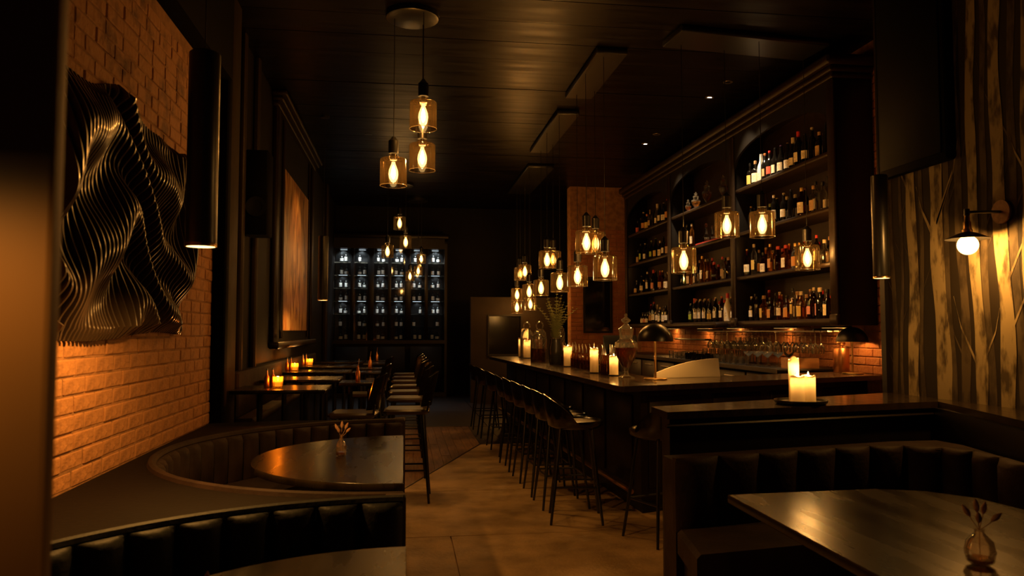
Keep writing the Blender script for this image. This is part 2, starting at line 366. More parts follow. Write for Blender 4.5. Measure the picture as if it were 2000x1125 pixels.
cl = {'A': ('bottle rows', 2.08, 7.5, 9.05), 'B': ('fern', 2.08, 9.75, 11.95), 'C': ('glass cloches', 2.3, 13.05, 15.65)}
for k, ps in bar:
    nm, cx, a, b = cl[k]
    c = MB().cbox(min(q[0] for q in ps) - .04, max(q[0] for q in ps) + .04, a, b, CEIL - .07, CEIL - .004, .008).build('lamp_canopy', 'black_metal')
    tag(c, f'long black ceiling canopy carrying the pendants above the {nm}', 'lamp canopy', 'canopies over the bar')
    hi = [q for q in ps if q[2] > 2.2]
    for i, p in enumerate(ps):
        lvl = 'higher' if p[2] > 2.2 else 'lower'
        same = sorted([q for q in ps if (q[2] > 2.2) == (p[2] > 2.2)], key=lambda q: q[1])
        pendant(*p, f'smoked glass cylinder pendant above the bar {nm}, {lvl} tier, {ORD[same.index(p)]} along the bar', 'glass pendants over the bar', P_BAR)
c = MB().cbox(-.8, .8, -.24, .2, CEIL - .07, CEIL - .004, .008, T(3.35, 7.15, 0) @ RZ(R(6))).build('lamp_canopy', 'black_metal')
tag(c, 'long black ceiling canopy across the short end of the bar', 'lamp canopy', 'canopies over the bar')
for i, p in enumerate([(2.70, 7.18, 2.06), (3.18, 7.25, 2.43), (3.42, 6.98, 2.40), (4.03, 7.25, 2.11)]):
    pendant(*p, f'smoked glass pendant in front of the bottle shelves, {ORD[i]} from the bar corner', 'glass pendants over the bar', P_BAR)
for cx, cy, ps, nm in ((.05, 6.95, [(.15, 6.76, 3.28), (-.11, 6.94, 2.80), (.15, 7.05, 2.97)], 'over the aisle beside the semicircular booth'),
                       (-.14, 15.2, [(-.11, 15.07, 3.47), (.01, 15.40, 3.14), (-.34, 15.14, 2.92)], 'over the dining chairs'),
                       (.25, 17.0, [(.35, 16.7, 2.95), (.29, 17.0, 2.71), (.11, 16.85, 2.58)], 'in front of the wine cabinet')):
    c = MB().lathe([(1e-4, CEIL - .06), (.22 if cy != 15.2 else .28, CEIL - .06), (.30 if cy == 15.2 else .24, CEIL - .05), (.30 if cy == 15.2 else .24, CEIL - .004), (1e-4, CEIL - .004)], 24, T(cx, cy, 0)).build('lamp_canopy', 'black_metal')
    tag(c, f'round black ceiling canopy {nm}', 'lamp canopy', 'round canopies')
    for i, p in enumerate(ps):
        pendant(*p, f'smoked glass pendant {nm}, {["highest", "middle", "lowest"][sorted(ps, key=lambda q: -q[2]).index(p)]} of three', 'glass pendants over the aisle', P_LEFT if cy < 10 else P_FAR, .82 if cy > 16 else 1.0, CEIL - .0605)
def cylinder_lamp(x, y, z, label, power, cone=165, k=1.0):
    t = thing('cylinder_pendant', label, 'pendant lamp', (x, y, z), 0, 'black cylinder pendants')
    MB().lathe([(.050, .006), (.053, 0), (.055, .004), (.055, .715), (.050, .72), (1e-4, .722)], 28).build('tube_shade', 'black_metal', t)
    MB().lathe([(1e-4, .001), (.0505, .001)], 24).build('diffuser', 'lamp_disc', t)
    MB().lathe([(.0505, .0), (.0555, .0), (.0558, .012), (.0552, .013)], 28).build('rim', 'brass', t)
    MB().tube([(0, 0, .72 * k), (0, 0, CEIL - .03 - z)], .003, 6).build('cord', 'black_metal', t)
    MB().lathe([(1e-4, CEIL - z - .004), (.06, CEIL - z - .004), (.06, CEIL - z - .03), (1e-4, CEIL - z - .032)], 20).build('canopy', 'black_metal', t)
    for q in t.children:
        if q.name.split('.')[0] not in ('cord', 'canopy'): q.scale = (k, k, k)
    light('lamp_light', t, (0, 0, -.008), power, WARM, .045, 'SPOT', spot_size=R(cone), spot_blend=.6)
    return t
cylinder_lamp(-.885, 3.5, 1.865, 'black cylinder pendant hanging beside the wavy wall sculpture', P_CYL, 165, 1.2)
cylinder_lamp(-1.085, 10.5, 1.90, 'black cylinder pendant hanging over the dining tables', P_CYL * .4, 165, 1.2)
cylinder_lamp(3.27, 4.9, 1.86, 'black cylinder pendant at the corner of the birch wallpaper', 5, 90)
cylinder_lamp(-.47, .70, 1.70, 'black cylinder pendant added out of view to light the gold-brown column', 8, 172)  # added lamp out of view, gives the near column its glow
# wall sconce on the birch wallpaper
t = thing('wall_sconce', 'wall sconce with flared metal shade and bare globe bulb on birch wallpaper', 'wall lamp', (3.5, 4.06, 2.2))
MB().lathe([(1e-4, 0), (.062, 0), (.07, .008), (.07, .022), (1e-4, .024)], 28, Matrix.Rotation(R(-90), 4, 'Y')).build('wooden_wall_plate', 'wood_box', t)
MB().tube([(-.02, 0, 0), (-.16, .03, 0), (-.2, .05, 0)], .009, 8).lathe([(1e-4, -.02), (.016, -.02), (.016, .02), (1e-4, .02)], 12, T(-.2, .05, 0)).build('arm', 'black_metal', t)
MB().lathe([(1e-4, .0), (.014, -.0), (.016, -.05), (.022, -.06), (.022, -.10), (.028, -.105), (.028, -.12)], 16, T(-.2, .05, 0)).build('socket', 'brass', t)
MB().lathe([(.028, -.118), (.05, -.125), (.122, -.158), (.12, -.160), (.05, -.129), (.027, -.122)], 32, T(-.2, .05, 0)).build('lamp_shade', 'black_metal', t)
g = MB().ball((-.2, .05, -.195), .058, .058, .058, 20, 14).build('globe_bulb', 'globe_glow', t); MB().ball((-.2, .05, -.19), .02, .02, .034, 8, 6).build('filament', 'filament', g)
light('bulb_light', t, (-.2, .05, -.20), P_SCONCE, WARM, .04)
# recessed spots over the bar
for i, (x, y) in enumerate([(3.72, 8.39), (3.74, 8.99), (3.67, 10.81), (3.69, 11.41)]):
    t = thing('recessed_spotlight', f'small recessed ceiling spotlight aimed at the bottle shelves, {ORD[i]} along the row', 'spotlight', (x, y, CEIL), 0, 'ceiling spotlights over the bottle shelves')
    MB().lathe([(.030, -.006), (.055, -.008), (.058, 0), (.03, 0)], 20).build('trim_ring', 'steel', t); MB().lathe([(1e-4, -.003), (.030, -.003)], 16).build('lens', 'spot_disc', t)
    d = light('spot_light', t, (0, 0, -.02), P_SPOT * 7, NEUTRAL, .03, 'SPOT', spot_size=R(60), spot_blend=.6)
    d.rotation_euler = Vector((-.62, [.35, -.3, .4, -.35][i] * -1, 2.0)).to_track_quat('Z', 'Y').to_euler()

for i, (x, y, pw, tgt, lb) in enumerate([(-.55, 11.4, 150, (-1.6, 11.4, 2.2), 'unseen ceiling spotlight added to light the ochre painting')]):  # added spot with no visible source, brightens the painting
    t = thing('recessed_spotlight', lb, 'spotlight', (x, y, CEIL), 0)
    MB().lathe([(.030, -.006), (.055, -.008), (.058, 0), (.03, 0)], 20).build('trim_ring', 'black_metal', t); MB().lathe([(1e-4, -.003), (.030, -.003)], 16).build('lens', 'black_metal', t)
    d = light('spot_light', t, (0, 0, -.02), pw, WARM, .03, 'SPOT', spot_size=R(52), spot_blend=.9)
    d.rotation_euler = (Vector((x, y, CEIL)) - Vector(tgt)).to_track_quat('Z', 'Y').to_euler()

# ---------------------------------------------------------------- wave sculpture on the brick wall
ws = thing('wall_sculpture', 'large dark slatted wall sculpture with rippling wave relief on brick wall', 'wall art', (-1.5, 4.35, 1.47))
def wave(y, z):
    u = (y + .95) / 1.9; v = z / 1.24
    q = v + .13 * math.sin(2.6 * u * math.pi + .6 + 2.2 * v) + .05 * math.sin(6.3 * u * math.pi + v * 5) + .30 * u
    d = .5 + .36 * math.sin(q * 19 + 1.1 * math.sin(2.3 * math.pi * u + 4 * v)) + .16 * math.sin(q * 9 - 4.5 * u * math.pi + 2)
    return .025 + .13 * max(0, min(1, d)) * (1 - .2 * abs(v - .5))
MB().box(.0, .012, -.95, .95, .03, 1.20).build('backing_board', 'art_back', ws, 0)
NS = 50
for i in range(NS):
    y = -.96 + i * 1.92 / (NS - 1); n = 64; vs = []
    zt = 1.22 + .05 * math.sin(y * 4.2 + 2.2) - .02 * math.sin(y * 9); zb = .0 + .02 * math.sin(y * 3)
    for s in (-.009, .009):
        for k in range(n + 1):
            z = zb + (zt - zb) * k / n; e = min(1, k / 3, (n - k) / 3)
            vs += [(.004, y + s, z), (.02 + (wave(y, z) - .02) * (.3 + .7 * e), y + s, z)]
    fs = []; o = 2 * (n + 1)
    for k in range(n):
        a = 2 * k; fs += [(a, a + 1, a + 3, a + 2), (o + a, o + a + 2, o + a + 3, o + a + 1), (a + 1, o + a + 1, o + a + 3, a + 3)]
    fs += [(0, o, o + 1, 1), (2 * n, 2 * n + 1, o + 2 * n + 1, o + 2 * n)]
    MB().add(vs, fs).build('slat', 'dark_slat', ws, 40)

# ---------------------------------------------------------------- semicircular booths on the left
def arc(cx, cy, r, a0, a1, n): return [(cx + r * math.cos(a0 + (a1 - a0) * i / n), cy + r * math.sin(a0 + (a1 - a0) * i / n)) for i in range(n + 1)]
def channels(parent, path, z0, z1, mat, depth=.045, n=5, flip=1, name='back_channel'):
    """padded vertical channels between consecutive path points, bulging to the left of travel * flip"""
    for (ax, ay), (bx, by) in zip(path[:-1], path[1:]):
        d = Vector((bx - ax, by - ay, 0)); L = d.length; d.normalize(); nn = Vector((-d.y, d.x, 0)) * flip
        vs = []; fs = []; zs = [(z0, .55), (z0 + .02, .9), ((z0 + z1) / 2, 1), (z1 - .035, .95), (z1 - .012, .7), (z1, .25)]
        for z, k in zs:
            for i in range(n + 1):
                u = i / n; b = math.sqrt(max(0, 1 - (2 * u - 1) ** 2)) * depth * k + .004
                p = Vector((ax, ay, z)) + d * (L * (.01 + .98 * u)) + nn * b; vs.append(tuple(p))
            for u in (.99, .01): vs.append(tuple(Vector((ax, ay, z)) + d * (L * u) - nn * .03))
        m = n + 3
        for r in range(len(zs) - 1):
            for i in range(m): j = (i + 1) % m; fs.append((r * m + i, r * m + j, r * m + m + j, r * m + m + i))
        fs += [tuple(range(m)), tuple(range((len(zs) - 1) * m, len(zs) * m))]
        MB().add(vs, fs).build(name, mat, parent, 50)
# far booth: centre (0,4.8) inner radius 1.38; near booth: centre (0,1.87) radius 1.44
FB = (0.0, 4.8, 1.38); NB = (0.0, 1.87, 1.44)
fb = thing('booth_sofa', 'brown semicircular booth sofa with channelled back along the brick wall', 'booth sofa', (0, 4.8, 0), 0, 'semicircular booths')
Mi = T(0, -4.8, 0)
channels(fb, [(x, y - 4.8) for x, y in arc(*FB, R(90), R(270), 30)], .46, .775, 'velvet', .05, flip=1)
MB().tube([(x, y - 4.8, .782) for x, y in arc(FB[0], FB[1], 1.40, R(90), R(270), 60)], .024, 8).build('top_roll', 'velvet', fb)
# flat padded ledge around the booth out to the wall and to the near booth
inner = arc(0, 4.8, 1.41, R(90), R(270), 48)
nearA = arc(0, 1.87, 1.485, R(90), R(160), 24)
ledge = inner + nearA[:1] + nearA[1:] + [(-1.49, 2.3), (-1.49, 6.27), (-1.0, 6.34), (0, 6.3)]
ledge = [p for p in inner] + [p for p in nearA if p[0] > -1.49] + [(-1.49, nearA[-1][1]), (-1.49, 6.27), (-.9, 6.36), (0, 6.33)]
MB().prism([(x, y - 4.8) for x, y in ledge], .3, .782).build('padded_ledge', 'ledge_leather', fb)
seat = arc(0, 4.8, 1.36, R(92), R(268), 40) + arc(0, 4.8, .88, R(268), R(92), 40)
MB().prism([(x, y - 4.8) for x, y in seat], .34, .47, c=.02).build('seat_cushion', 'velvet', fb)
base = arc(0, 4.8, 1.38, R(92), R(268), 40) + arc(0, 4.8, .95, R(268), R(92), 40)
MB().prism([(x, y - 4.8) for x, y in base], 0, .34).build('plinth', 'black_wood', fb)
for a, b in ((3.335, 3.42), (6.17, 6.35)): MB().cbox(-.08, .012, a - 4.8, b - 4.8, 0, .80, .012).build('end_panel', 'velvet', fb)
nb = thing('booth_sofa', 'dark blue-black channelled booth sofa backing onto the brown one', 'booth sofa', (0, 1.87, 0), 0, 'semicircular booths')
channels(nb, [(x, y - 1.87) for x, y in arc(*NB, R(90), R(175), 12)], .46, .78, 'leather', .045, flip=1)
MB().tube([(x, y - 1.87, .785) for x, y in arc(0, 1.87, 1.455, R(90), R(175), 50)], .022, 8).build('top_roll', 'leather', nb)
s2 = arc(0, 1.87, 1.42, R(90), R(175), 40) + arc(0, 1.87, .95, R(175), R(90), 40)
MB().prism([(x, y - 1.87) for x, y in s2], .34, .46, c=.02).build('seat_cushion', 'leather', nb)
MB().prism([(x, y - 1.87) for x, y in s2], 0, .34).build('plinth', 'black_wood', nb)
def dtable(cx, cy, r, label):
    t = thing('booth_table', label, 'table', (cx, cy, 0), 0, 'half-round booth tables')
    MB().prism(arc(0, 0, r, R(90), R(270), 56), .712, .75, c=.004).build('tabletop', 'tabletop', t)
    MB().lathe([(1e-4, 0), (.26, 0), (.26, .015), (.05, .03), (.04, .05), (.04, .69), (.14, .70), (.14, .712), (1e-4, .712)], 24, T(-.38, 0, 0)).build('pedestal', 'black_metal', t)
    return t
dtable(0, 4.735, .875, 'half-round dark wooden table inside the brown booth, small vase on it')
dtable(.012, 1.87, .875, 'half-round dark wooden table in front of the blue-black booth')

# ---------------------------------------------------------------- booth on the right
PTH = [(1.37, 3.80), (1.62, 3.85), (1.87, 3.90), (2.12, 3.96), (2.37, 4.01), (2.60, 4.05), (2.80, 4.04), (2.96, 3.94), (3.04, 3.80), (3.03, 3.60), (2.98, 3.37), (2.93, 3.13), (2.88, 2.89), (2.83, 2.65), (2.78, 2.41), (2.73, 2.17)]
rb = thing('booth_sofa', 'dark channelled corner sofa below the half-height partition and birch wallpaper', 'booth sofa', (2.4, 3.6, 0))
L = lambda ps: [(x - 2.4, y - 3.6) for x, y in ps]
channels(rb, L(PTH), .48, .85, 'velvet', .045, flip=-1)
back = PTH + [(2.82, 2.14), (2.92, 2.65), (3.03, 3.2), (3.13, 3.7), (3.22, 4.1), (3.2, 4.3), (2.9, 4.30), (1.37, 3.98)]
MB().prism(L(back), 0, .835).build('back_cushion', 'velvet', rb)
off = [(1.30, 3.34), (1.62, 3.39), (1.9, 3.44), (2.2, 3.5), (2.45, 3.52), (2.55, 3.45), (2.55, 3.3), (2.5, 2.9), (2.44, 2.16)]
MB().prism(L([(x, y - .02) for x, y in PTH] + off[::-1]), .36, .50, c=.02).build('seat_cushion', 'velvet', rb)
MB().prism(L([(x + .03, y - .03) for x, y in PTH] + [(x + .05, y + .06) for x, y in off[::-1]]), 0, .36).build('plinth', 'black_wood', rb)
t = thing('booth_table', 'large dark wooden table at the corner sofa, round glass vase on it', 'table', (1.47, 3.39, 0), 0)
tp = [(0, 0), (-.035, -1.5), (.95, -1.5), (1.1, -1.1), (1.13, -.6), (1.08, -.22), (.95, -.05), (.75, .03)]
MB().prism(tp, .712, .75, c=.004).build('tabletop', 'tabletop', t)
MB().lathe([(1e-4, 0), (.26, 0), (.26, .015), (.05, .03), (.04, .05), (.04, .69), (.14, .70), (.14, .712), (1e-4, .712)], 24, T(.55, -.7, 0)).build('pedestal', 'black_metal', t)
# half-height partition with polished ledge
hw = thing('partition', 'half-height black partition with polished ledge between booth and bar', 'partition', (1.44, 4.11, 0))
L = lambda ps: [(x - 1.44, y - 4.11) for x, y in ps]
MB().prism(L([(1.47, 4.16), (3.34, 4.53), (3.10, 3.4), (2.8, 1.5), (3.495, 1.5), (3.495, 5.16), (1.5, 4.38)]), 0, 1.01).build('panelled_body', 'black_wood', hw)
MB().prism(L([(1.44, 4.11), (3.36, 4.49), (3.06, 3.47), (2.72, 1.5), (3.495, 1.5), (3.495, 5.18), (1.45, 4.42)]), 1.01, 1.05).build('ledge', 'counter_wood', hw)
MB().tube([(3.29 - 1.44, 4.2 - 4.11, .92), (2.95 - 1.44, 2.6 - 4.11, .92)], .012, 6).build('moulding', 'black_wood', hw)
MB().tube([(1.44 - 1.44, 4.13 - 4.11, .97), (3.33 - 1.44, 4.5 - 4.11, .97)], .012, 6).build('moulding', 'black_wood', hw)

# ---------------------------------------------------------------- bar counter
A = (1.65, 5.76); Bf = (1.40, 12.7)
top = [A, (4.59, 6.88), (4.59, 7.56), (2.265, 6.69), (2.06, 12.7), Bf]
bc = thing('bar_counter', 'long dark bar counter with polished top turning towards the brick wall', 'bar counter', (A[0], A[1], 0))
L = lambda ps: [(x - A[0], y - A[1]) for x, y in ps]
MB().prism(L(top), 1.025, 1.07).build('countertop', 'counter_wood', bc, 30)
body = [(1.93, 6.16), (4.59, 7.16), (4.59, 7.5), (2.22, 6.62), (2.02, 12.65), (1.68, 12.65)]
MB().prism(L(body), .1, 1.025).build('bar_front', 'brown_wood', bc, 30)
MB().prism(L([(x + .02, y + .03) for x, y in body]), 0, .1).build('plinth', 'black_wood', bc, 30)
for i in range(8):
    y0 = 6.35 + i * .78; f = (y0 - 6.16) / 6.49; x0 = 1.93 - .25 * f
    MB().cbox(-.018, .004, 0, .70, .2, .95, .008, T(x0 - A[0], y0 - A[1], 0) @ RZ(R(2.2))).build('front_panel', 'brown_wood', bc)
for i in range(4):
    M = T(2.0 + i * .66 - A[0], 6.19 + i * .248 - A[1], 0) @ RZ(R(20.6))
    MB().cbox(0, .58, -.018, .004, .2, .95, .008, M).build('front_panel', 'brown_wood', bc)
MB().tube([(1.80 - A[0], 6.0 - A[1], .22), (1.55 - A[0], 12.6 - A[1], .22)], .02, 8).build('foot_rail', 'brass', bc)

# bar stools
def make_stool():
    t = thing('bar_stool', 'x', 'bar stool', (0, 0, 0), 0, 'bar stools along the counter')
    # bucket shell: seat dish and low wrap-around back; sitter faces +x
    m = MB(); n = 28; rings = [(0.02, .0, 0), (.10, .0, 0), (.17, .004, 0), (.205, .02, 0)]
    vs = []; fs = []
    prof = []
    for i in range(n):
        a = 2 * math.pi * i / n; bk = max(0, -math.cos(a)); hgt = .205 * bk ** .75 + .015
        for th, sgn in ((0, 1), (.02, -1)):
            pass
        row = [(.02, .755), (.12, .752), (.18, .760), (.205, .775), (.212 + .015 * bk, .775 + hgt * .5), (.218 + .03 * bk, .775 + hgt), (.230 + .03 * bk, .776 + hgt), (.228 + .015 * bk, .765 + hgt * .5), (.222, .750), (.19, .728), (.10, .722), (.02, .722)]
        vs += [(r * math.cos(a), r * math.sin(a) * 1.03, z) for r, z in row]
    k = 12
    for i in range(n):
        j = (i + 1) % n
        for q in range(k - 1): fs.append((i * k + q, j * k + q, j * k + q + 1, i * k + q + 1))
    fs += [tuple(i * k for i in range(n)), tuple(i * k + k - 1 for i in range(n))]
    m.add(vs, fs).build('bucket_shell', 'stool_shell', t, 50)
    MB().lathe([(1e-4, .782), (.12, .784), (.175, .776), (.19, .766), (.18, .757), (1e-4, .757)], 24, T(.02, 0, 0)).build('seat_pad', 'chair_seat', t)
    for sx in (-1, 1):
        for sy in (-1, 1):
            MB().tube([(sx * .12, sy * .12, .735), (sx * .165, sy * .165, .3), (sx * .20, sy * .20, .0)], [.014, .013, .010], 8).build('leg', 'black_metal', t)
    q = .168; MB().tube([(q, q, .28), (-q, q, .28), (-q, -q, .28), (q, -q, .28)], .009, 6, closed=True).build('foot_ring', 'black_metal', t)
    return t
st = make_stool()
for i, y in enumerate((6.08, 6.60, 7.12, 7.75, 8.35, 8.92, 9.9, 10.95, 11.9)):
    lab = f'black bucket bar stool along the counter, {ORD[i]} from the bar corner'
    loc = (1.36 - .034 * (y - 6.1) * .6, y, 0); rz = R(rnd.uniform(-7, 7) - 3)
    if i == 0: st.location = loc; st.rotation_euler = (0, 0, rz); st['label'] = lab
    else: dup(st, loc, rz, lab)
dup(st, (1.85, 5.42, 0), R(110), 'black bucket bar stool between the counter end and the partition')

# ---------------------------------------------------------------- back bar: shelving unit
ub = thing('bottle_shelves', 'tall black bottle shelving unit of three bays on the bar wall', 'shelving unit', (4.2, 7.0, 1.55))
UX, UY, UZ = 4.2, 7.0, 1.55
posts = [7.02, 9.35, 11.75, 14.15]; SZ = [1.62, 2.18, 2.74, 3.30]
TB = T(-UX, -UY, -UZ)
for i, y in enumerate(posts):
    MB().cbox(4.2, 4.59, y - .035, y + .035, 1.55, 4.0, .006, TB).build('upright', 'black_wood', ub)
    MB().cbox(4.165, 4.2, y - .06, y + .06, 1.55, 4.0, .01, TB).cbox(4.155, 4.2, y - .07, y + .07, 1.55, 1.66, .01, TB).build('pilaster', 'shelf_wood', ub)
MB().box(4.59, 4.60, 6.98, 14.19, 1.55, 4.0, TB).build('back_board', 'shelf_wood', ub, 0)
MB().cbox(4.2, 4.59, 6.96, 6.985, 1.55, 4.0, .004, TB).build('side_panel', 'black_wood', ub)
for b in range(3):
    y0, y1 = posts[b] + .036, posts[b + 1] - .036
    for z in SZ:
        MB().cbox(4.2, 4.585, y0, y1, z - (.07 if z == 1.62 else .045), z, .004, TB).build('shelf', 'shelf_wood', ub)
    # arched spandrel above the top shelf
    n = 24; vs = []; fs = []; rise = .32 if b else .30
    for i in range(n + 1):
        u = i / n; y = y0 + (y1 - y0) * u; z = 3.56 + rise * math.sqrt(max(0, 1 - (2 * u - 1) ** 2)) ** 1.0 if True else 0
        vs += [(4.185, y, z), (4.185, y, 4.0), (4.215, y, z), (4.215, y, 4.0)]
    for i in range(n): a = 4 * i; fs += [(a, a + 1, a + 5, a + 4), (a + 2, a + 6, a + 7, a + 3), (a, a + 4, a + 6, a + 2)]
    MB().add(vs, fs, TB).build('arched_spandrel', 'dark_panel', ub, 30)
MB().cbox(4.16, 4.59, 6.95, 14.22, 4.0, 4.06, .008, TB).cbox(4.13, 4.59, 6.92, 14.25, 4.06, 4.12, .01, TB).cbox(4.08, 4.59, 6.88, 14.3, 4.12, 4.22, .02, TB).build('cornice', 'brown_wood', ub)
MB().cbox(4.03, 4.2, 9.6, 11.7, 1.545, 1.60, .006, TB).build('lower_ledge', 'brown_wood', ub)

for i, y in enumerate((7.6, 8.7, 10.1, 11.2, 12.6)):  # added strips, no such lamps visible; they brighten the brick and glasses
    ul = MB().cbox(4.50, 4.56, y - .25, y + .25, 1.528, 1.549, .004, TB).build('added_shelf_lamp', 'black_metal', ub)
    MB().box(4.51, 4.55, y - .24, y + .24, 1.526, 1.528, TB).build('added_lamp_lens', 'added_strip_glow', ul, 0)
    light('added_strip_light', ul, (4.50 - UX, y - UY, 1.52 - UZ), 2.6, WARM, .35, 'AREA', shape='RECTANGLE', size_y=.03).rotation_euler = (0, R(-12), R(90) * 0)
# bottles -------------------------------------------------------
def lp(*p): return list(p)
SHAPES = {
 'wine': (MB().lathe([(1e-4, .004), (.030, 0), (.037, .006), (.037, .175), (.030, .205), (.0155, .225), (.0135, .30), (1e-4, .30)], 14), .30, .037, (.05, .13), (.013, .232, .302)),
 'burgundy': (MB().lathe([(1e-4, .004), (.034, 0), (.041, .006), (.041, .145), (.034, .185), (.018, .225), (.0135, .30), (1e-4, .30)], 14), .30, .041, (.035, .12), (.013, .24, .302)),
 'whisky': (MB().lathe([(1e-4, .003), (.036, 0), (.042, .006), (.042, .155), (.037, .178), (.017, .195), (.0145, .255), (1e-4, .255)], 14), .255, .042, (.03, .13), (.016, .235, .272)),
 'slim': (MB().lathe([(1e-4, .003), (.026, 0), (.031, .006), (.031, .22), (.024, .245), (.013, .262), (.012, .325), (1e-4, .325)], 14), .325, .031, (.06, .16), (.0135, .295, .33)),
 'squat': (MB().lathe([(1e-4, .003), (.044, 0), (.052, .010), (.052, .10), (.045, .13), (.018, .155), (.015, .205), (1e-4, .205)], 14), .205, .052, (.025, .09), (.018, .195, .23)),
 'champagne': (MB().lathe([(1e-4, .004), (.038, 0), (.045, .008), (.045, .15), (.038, .19), (.020, .24), (.015, .32), (1e-4, .32)], 14), .32, .045, (.04, .115), (.0175, .235, .325)),
 'magnum': (MB().lathe([(1e-4, .004), (.042, 0), (.05, .008), (.05, .21), (.042, .25), (.021, .285), (.017, .37), (1e-4, .37)], 14), .37, .05, (.05, .15), (.0185, .285, .375)),
 'square': (MB().cbox(-.038, .038, -.038, .038, 0, .165, .012).lathe([(.030, .164), (.016, .185), (.0145, .235), (1e-4, .235)], 12), .235, .0, (.03, .125), (.018, .22, .255)),
}
BODY = {}; LAB = {}; CAP = {}
for k, (mb, h, r, lz, cp) in SHAPES.items():
    BODY[k] = mb.mesh('bottle_body', 'glass_black')
    if r: LAB[k] = MB().lathe([(r + .0012, lz[0]), (r + .0012, lz[1])], 14, None, R(180 - 75), R(180 + 75)).mesh('paper_label', 'label_cream')
    else: LAB[k] = MB().box(-.0395, -.0385, -.028, .028, lz[0], lz[1]).mesh('paper_label', 'label_cream', 0)
    CAP[k] = MB().lathe([(cp[0], cp[1]), (cp[0] + .001, cp[1] + .003), (cp[0] + .001, cp[2] - .003), (cp[0] - .002, cp[2]), (1e-4, cp[2])], 12).mesh('cap', 'foil_black')
def bottle(shape, x, y, z, glassm, lab, cap, label, group, rz=0, s=1.0, name='liquor_bottle'):
    s *= 1.12; t = thing(name, label, 'bottle', (x, y, z), rz, group); t.scale = (s, s, s)
    setmat(place('bottle_body', BODY[shape], t), glassm)
    if lab: setmat(place('paper_label', LAB[shape], t), lab)
    if cap: setmat(place('cap', CAP[shape], t), cap)
    return t
GN = {'glass_black': 'black', 'glass_amber': 'amber', 'glass_brown': 'brown', 'glass_green': 'green', 'glass_clear': 'clear', 'glass_honey': 'honey-coloured', 'ceramic_white': 'white ceramic'}
BAYN = ['bay by the brick strip', 'middle bay', 'far bay']; SHN = ['lowest', 'second', 'third', 'top']
def row(bay, sh, specs, y0, y1, x=4.30, extra=None, deep=0):
    """specs from the near end of the bay to the far end"""
    n = len(specs)
    for i, (shape, g, lab, cap, s) in enumerate(specs):
        y = y0 + (y1 - y0) * (i + .5) / n + rnd.uniform(-.012, .012)
        back = deep and i % 2
        lc = (lab or 'label_no').split('_')[1]
        words = f'{GN[g]} bottle' + (f', {lc} label' if lab else ', unlabelled')
        bottle(shape, x + (.10 if back else 0) + rnd.uniform(-.015, .015), y, SZ[sh] + .0005, g, lab, cap,
               f'{words}, {ORD[i]} from near end, {SHN[sh]} shelf, {BAYN[bay]}', f'bottles on the {SHN[sh]} shelf', R(rnd.uniform(-35, 25)), s)
K, A_, B_, G_, C_, H_ = 'glass_black', 'glass_amber', 'glass_brown', 'glass_green', 'glass_clear', 'glass_honey'
LC, LW, LT, LY, LR, LG, LO, LP, LB = 'label_cream', 'label_white', 'label_tan', 'label_yellow', 'label_red', 'label_green', 'label_orange', 'label_pink', 'label_black'
# near bay, top shelf follows the photograph bottle by bottle (near end first)
row(0, 3, [('slim', C_, None, 'foil_black', 1), ('wine', K, None, 'foil_black', 1.05), ('whisky', K, LT, 'cork', .95), ('wine', K, None, 'foil_cream', 1.1), ('wine', K, LC, 'foil_black', 1), ('magnum', K, LC, 'foil_red', .95),
           ('champagne', K, LC, 'foil_cream', 1), ('burgundy', K, LC, 'foil_gold', 1), ('burgundy', K, LC, 'foil_purple', 1), ('burgundy', K, LC, 'foil_black', 1), ('wine', K, LR, 'foil_red', 1), ('wine', K, LT, 'foil_orange', 1),
           ('champagne', 'ceramic_white', LC, None, 1), ('whisky', K, LC, 'cork', 1), ('whisky', K, LY, 'foil_black', 1)], 7.12, 9.15)
row(0, 2, [('champagne', B_, LT, 'foil_red', 1), ('wine', B_, LO, 'cork', .95), ('whisky', C_, None, 'foil_black', 1), ('champagne', C_, LC, 'foil_black', 1.05), ('whisky', C_, LT, 'cork', 1), ('slim', C_, LW, 'foil_black', 1), ('whisky', B_, LC, 'foil_gold', 1.05),
           ('wine', K, LY, 'foil_purple', 1), ('wine', K, None, 'foil_black', 1), ('whisky', B_, LC, 'foil_cream', 1), ('wine', K, LC, 'foil_cream', 1), ('whisky', K, LC, 'foil_cream', 1.05), ('slim', K, LW, 'foil_cream', .95), ('burgundy', G_, LC, 'foil_cream', 1),
           ('wine', K, LC, 'foil_black', 1), ('whisky', G_, None, 'foil_green', 1), ('wine', K, None, 'foil_black', .9), ('whisky', K, LT, 'foil_black', .9), ('wine', K, None, 'foil_gold', .95), ('wine', K, None, 'foil_black', .95)], 7.12, 9.25, deep=1)
rg = random.Random(11)
def rand_spec(caps=('foil_black', 'foil_cream', 'foil_gold', 'cork', 'foil_red'), labs=(LC, LC, LW, LT, LY, LO, None), gl=(A_, B_, H_, C_, K, A_, H_), shapes=('whisky', 'whisky', 'square', 'slim', 'squat', 'wine')):
    return (rg.choice(shapes), rg.choice(gl), rg.choice(labs), rg.choice(caps), rg.uniform(.88, 1.06))
r3 = [rand_spec(shapes=('whisky', 'slim', 'square', 'wine')) for i in range(21)]
r3[0] = ('whisky', B_, LC, 'foil_gold', 1); r3[1] = ('squat', C_, None, 'foil_black', 1); r3[2] = ('squat', C_, None, 'foil_cream', 1); r3[12] = ('square', B_, LY, 'foil_red', 1.05); r3[15] = ('square', H_, LC, 'foil_cream', 1); r3[13] = ('square', A_, LC, 'foil_red', 1)
row(0, 1, r3, 7.12, 9.25, deep=1)
r4 = [rand_spec(caps=('foil_black', 'foil_cream', 'foil_red', 'foil_black', 'cork', 'foil_orange')) for i in range(24)]
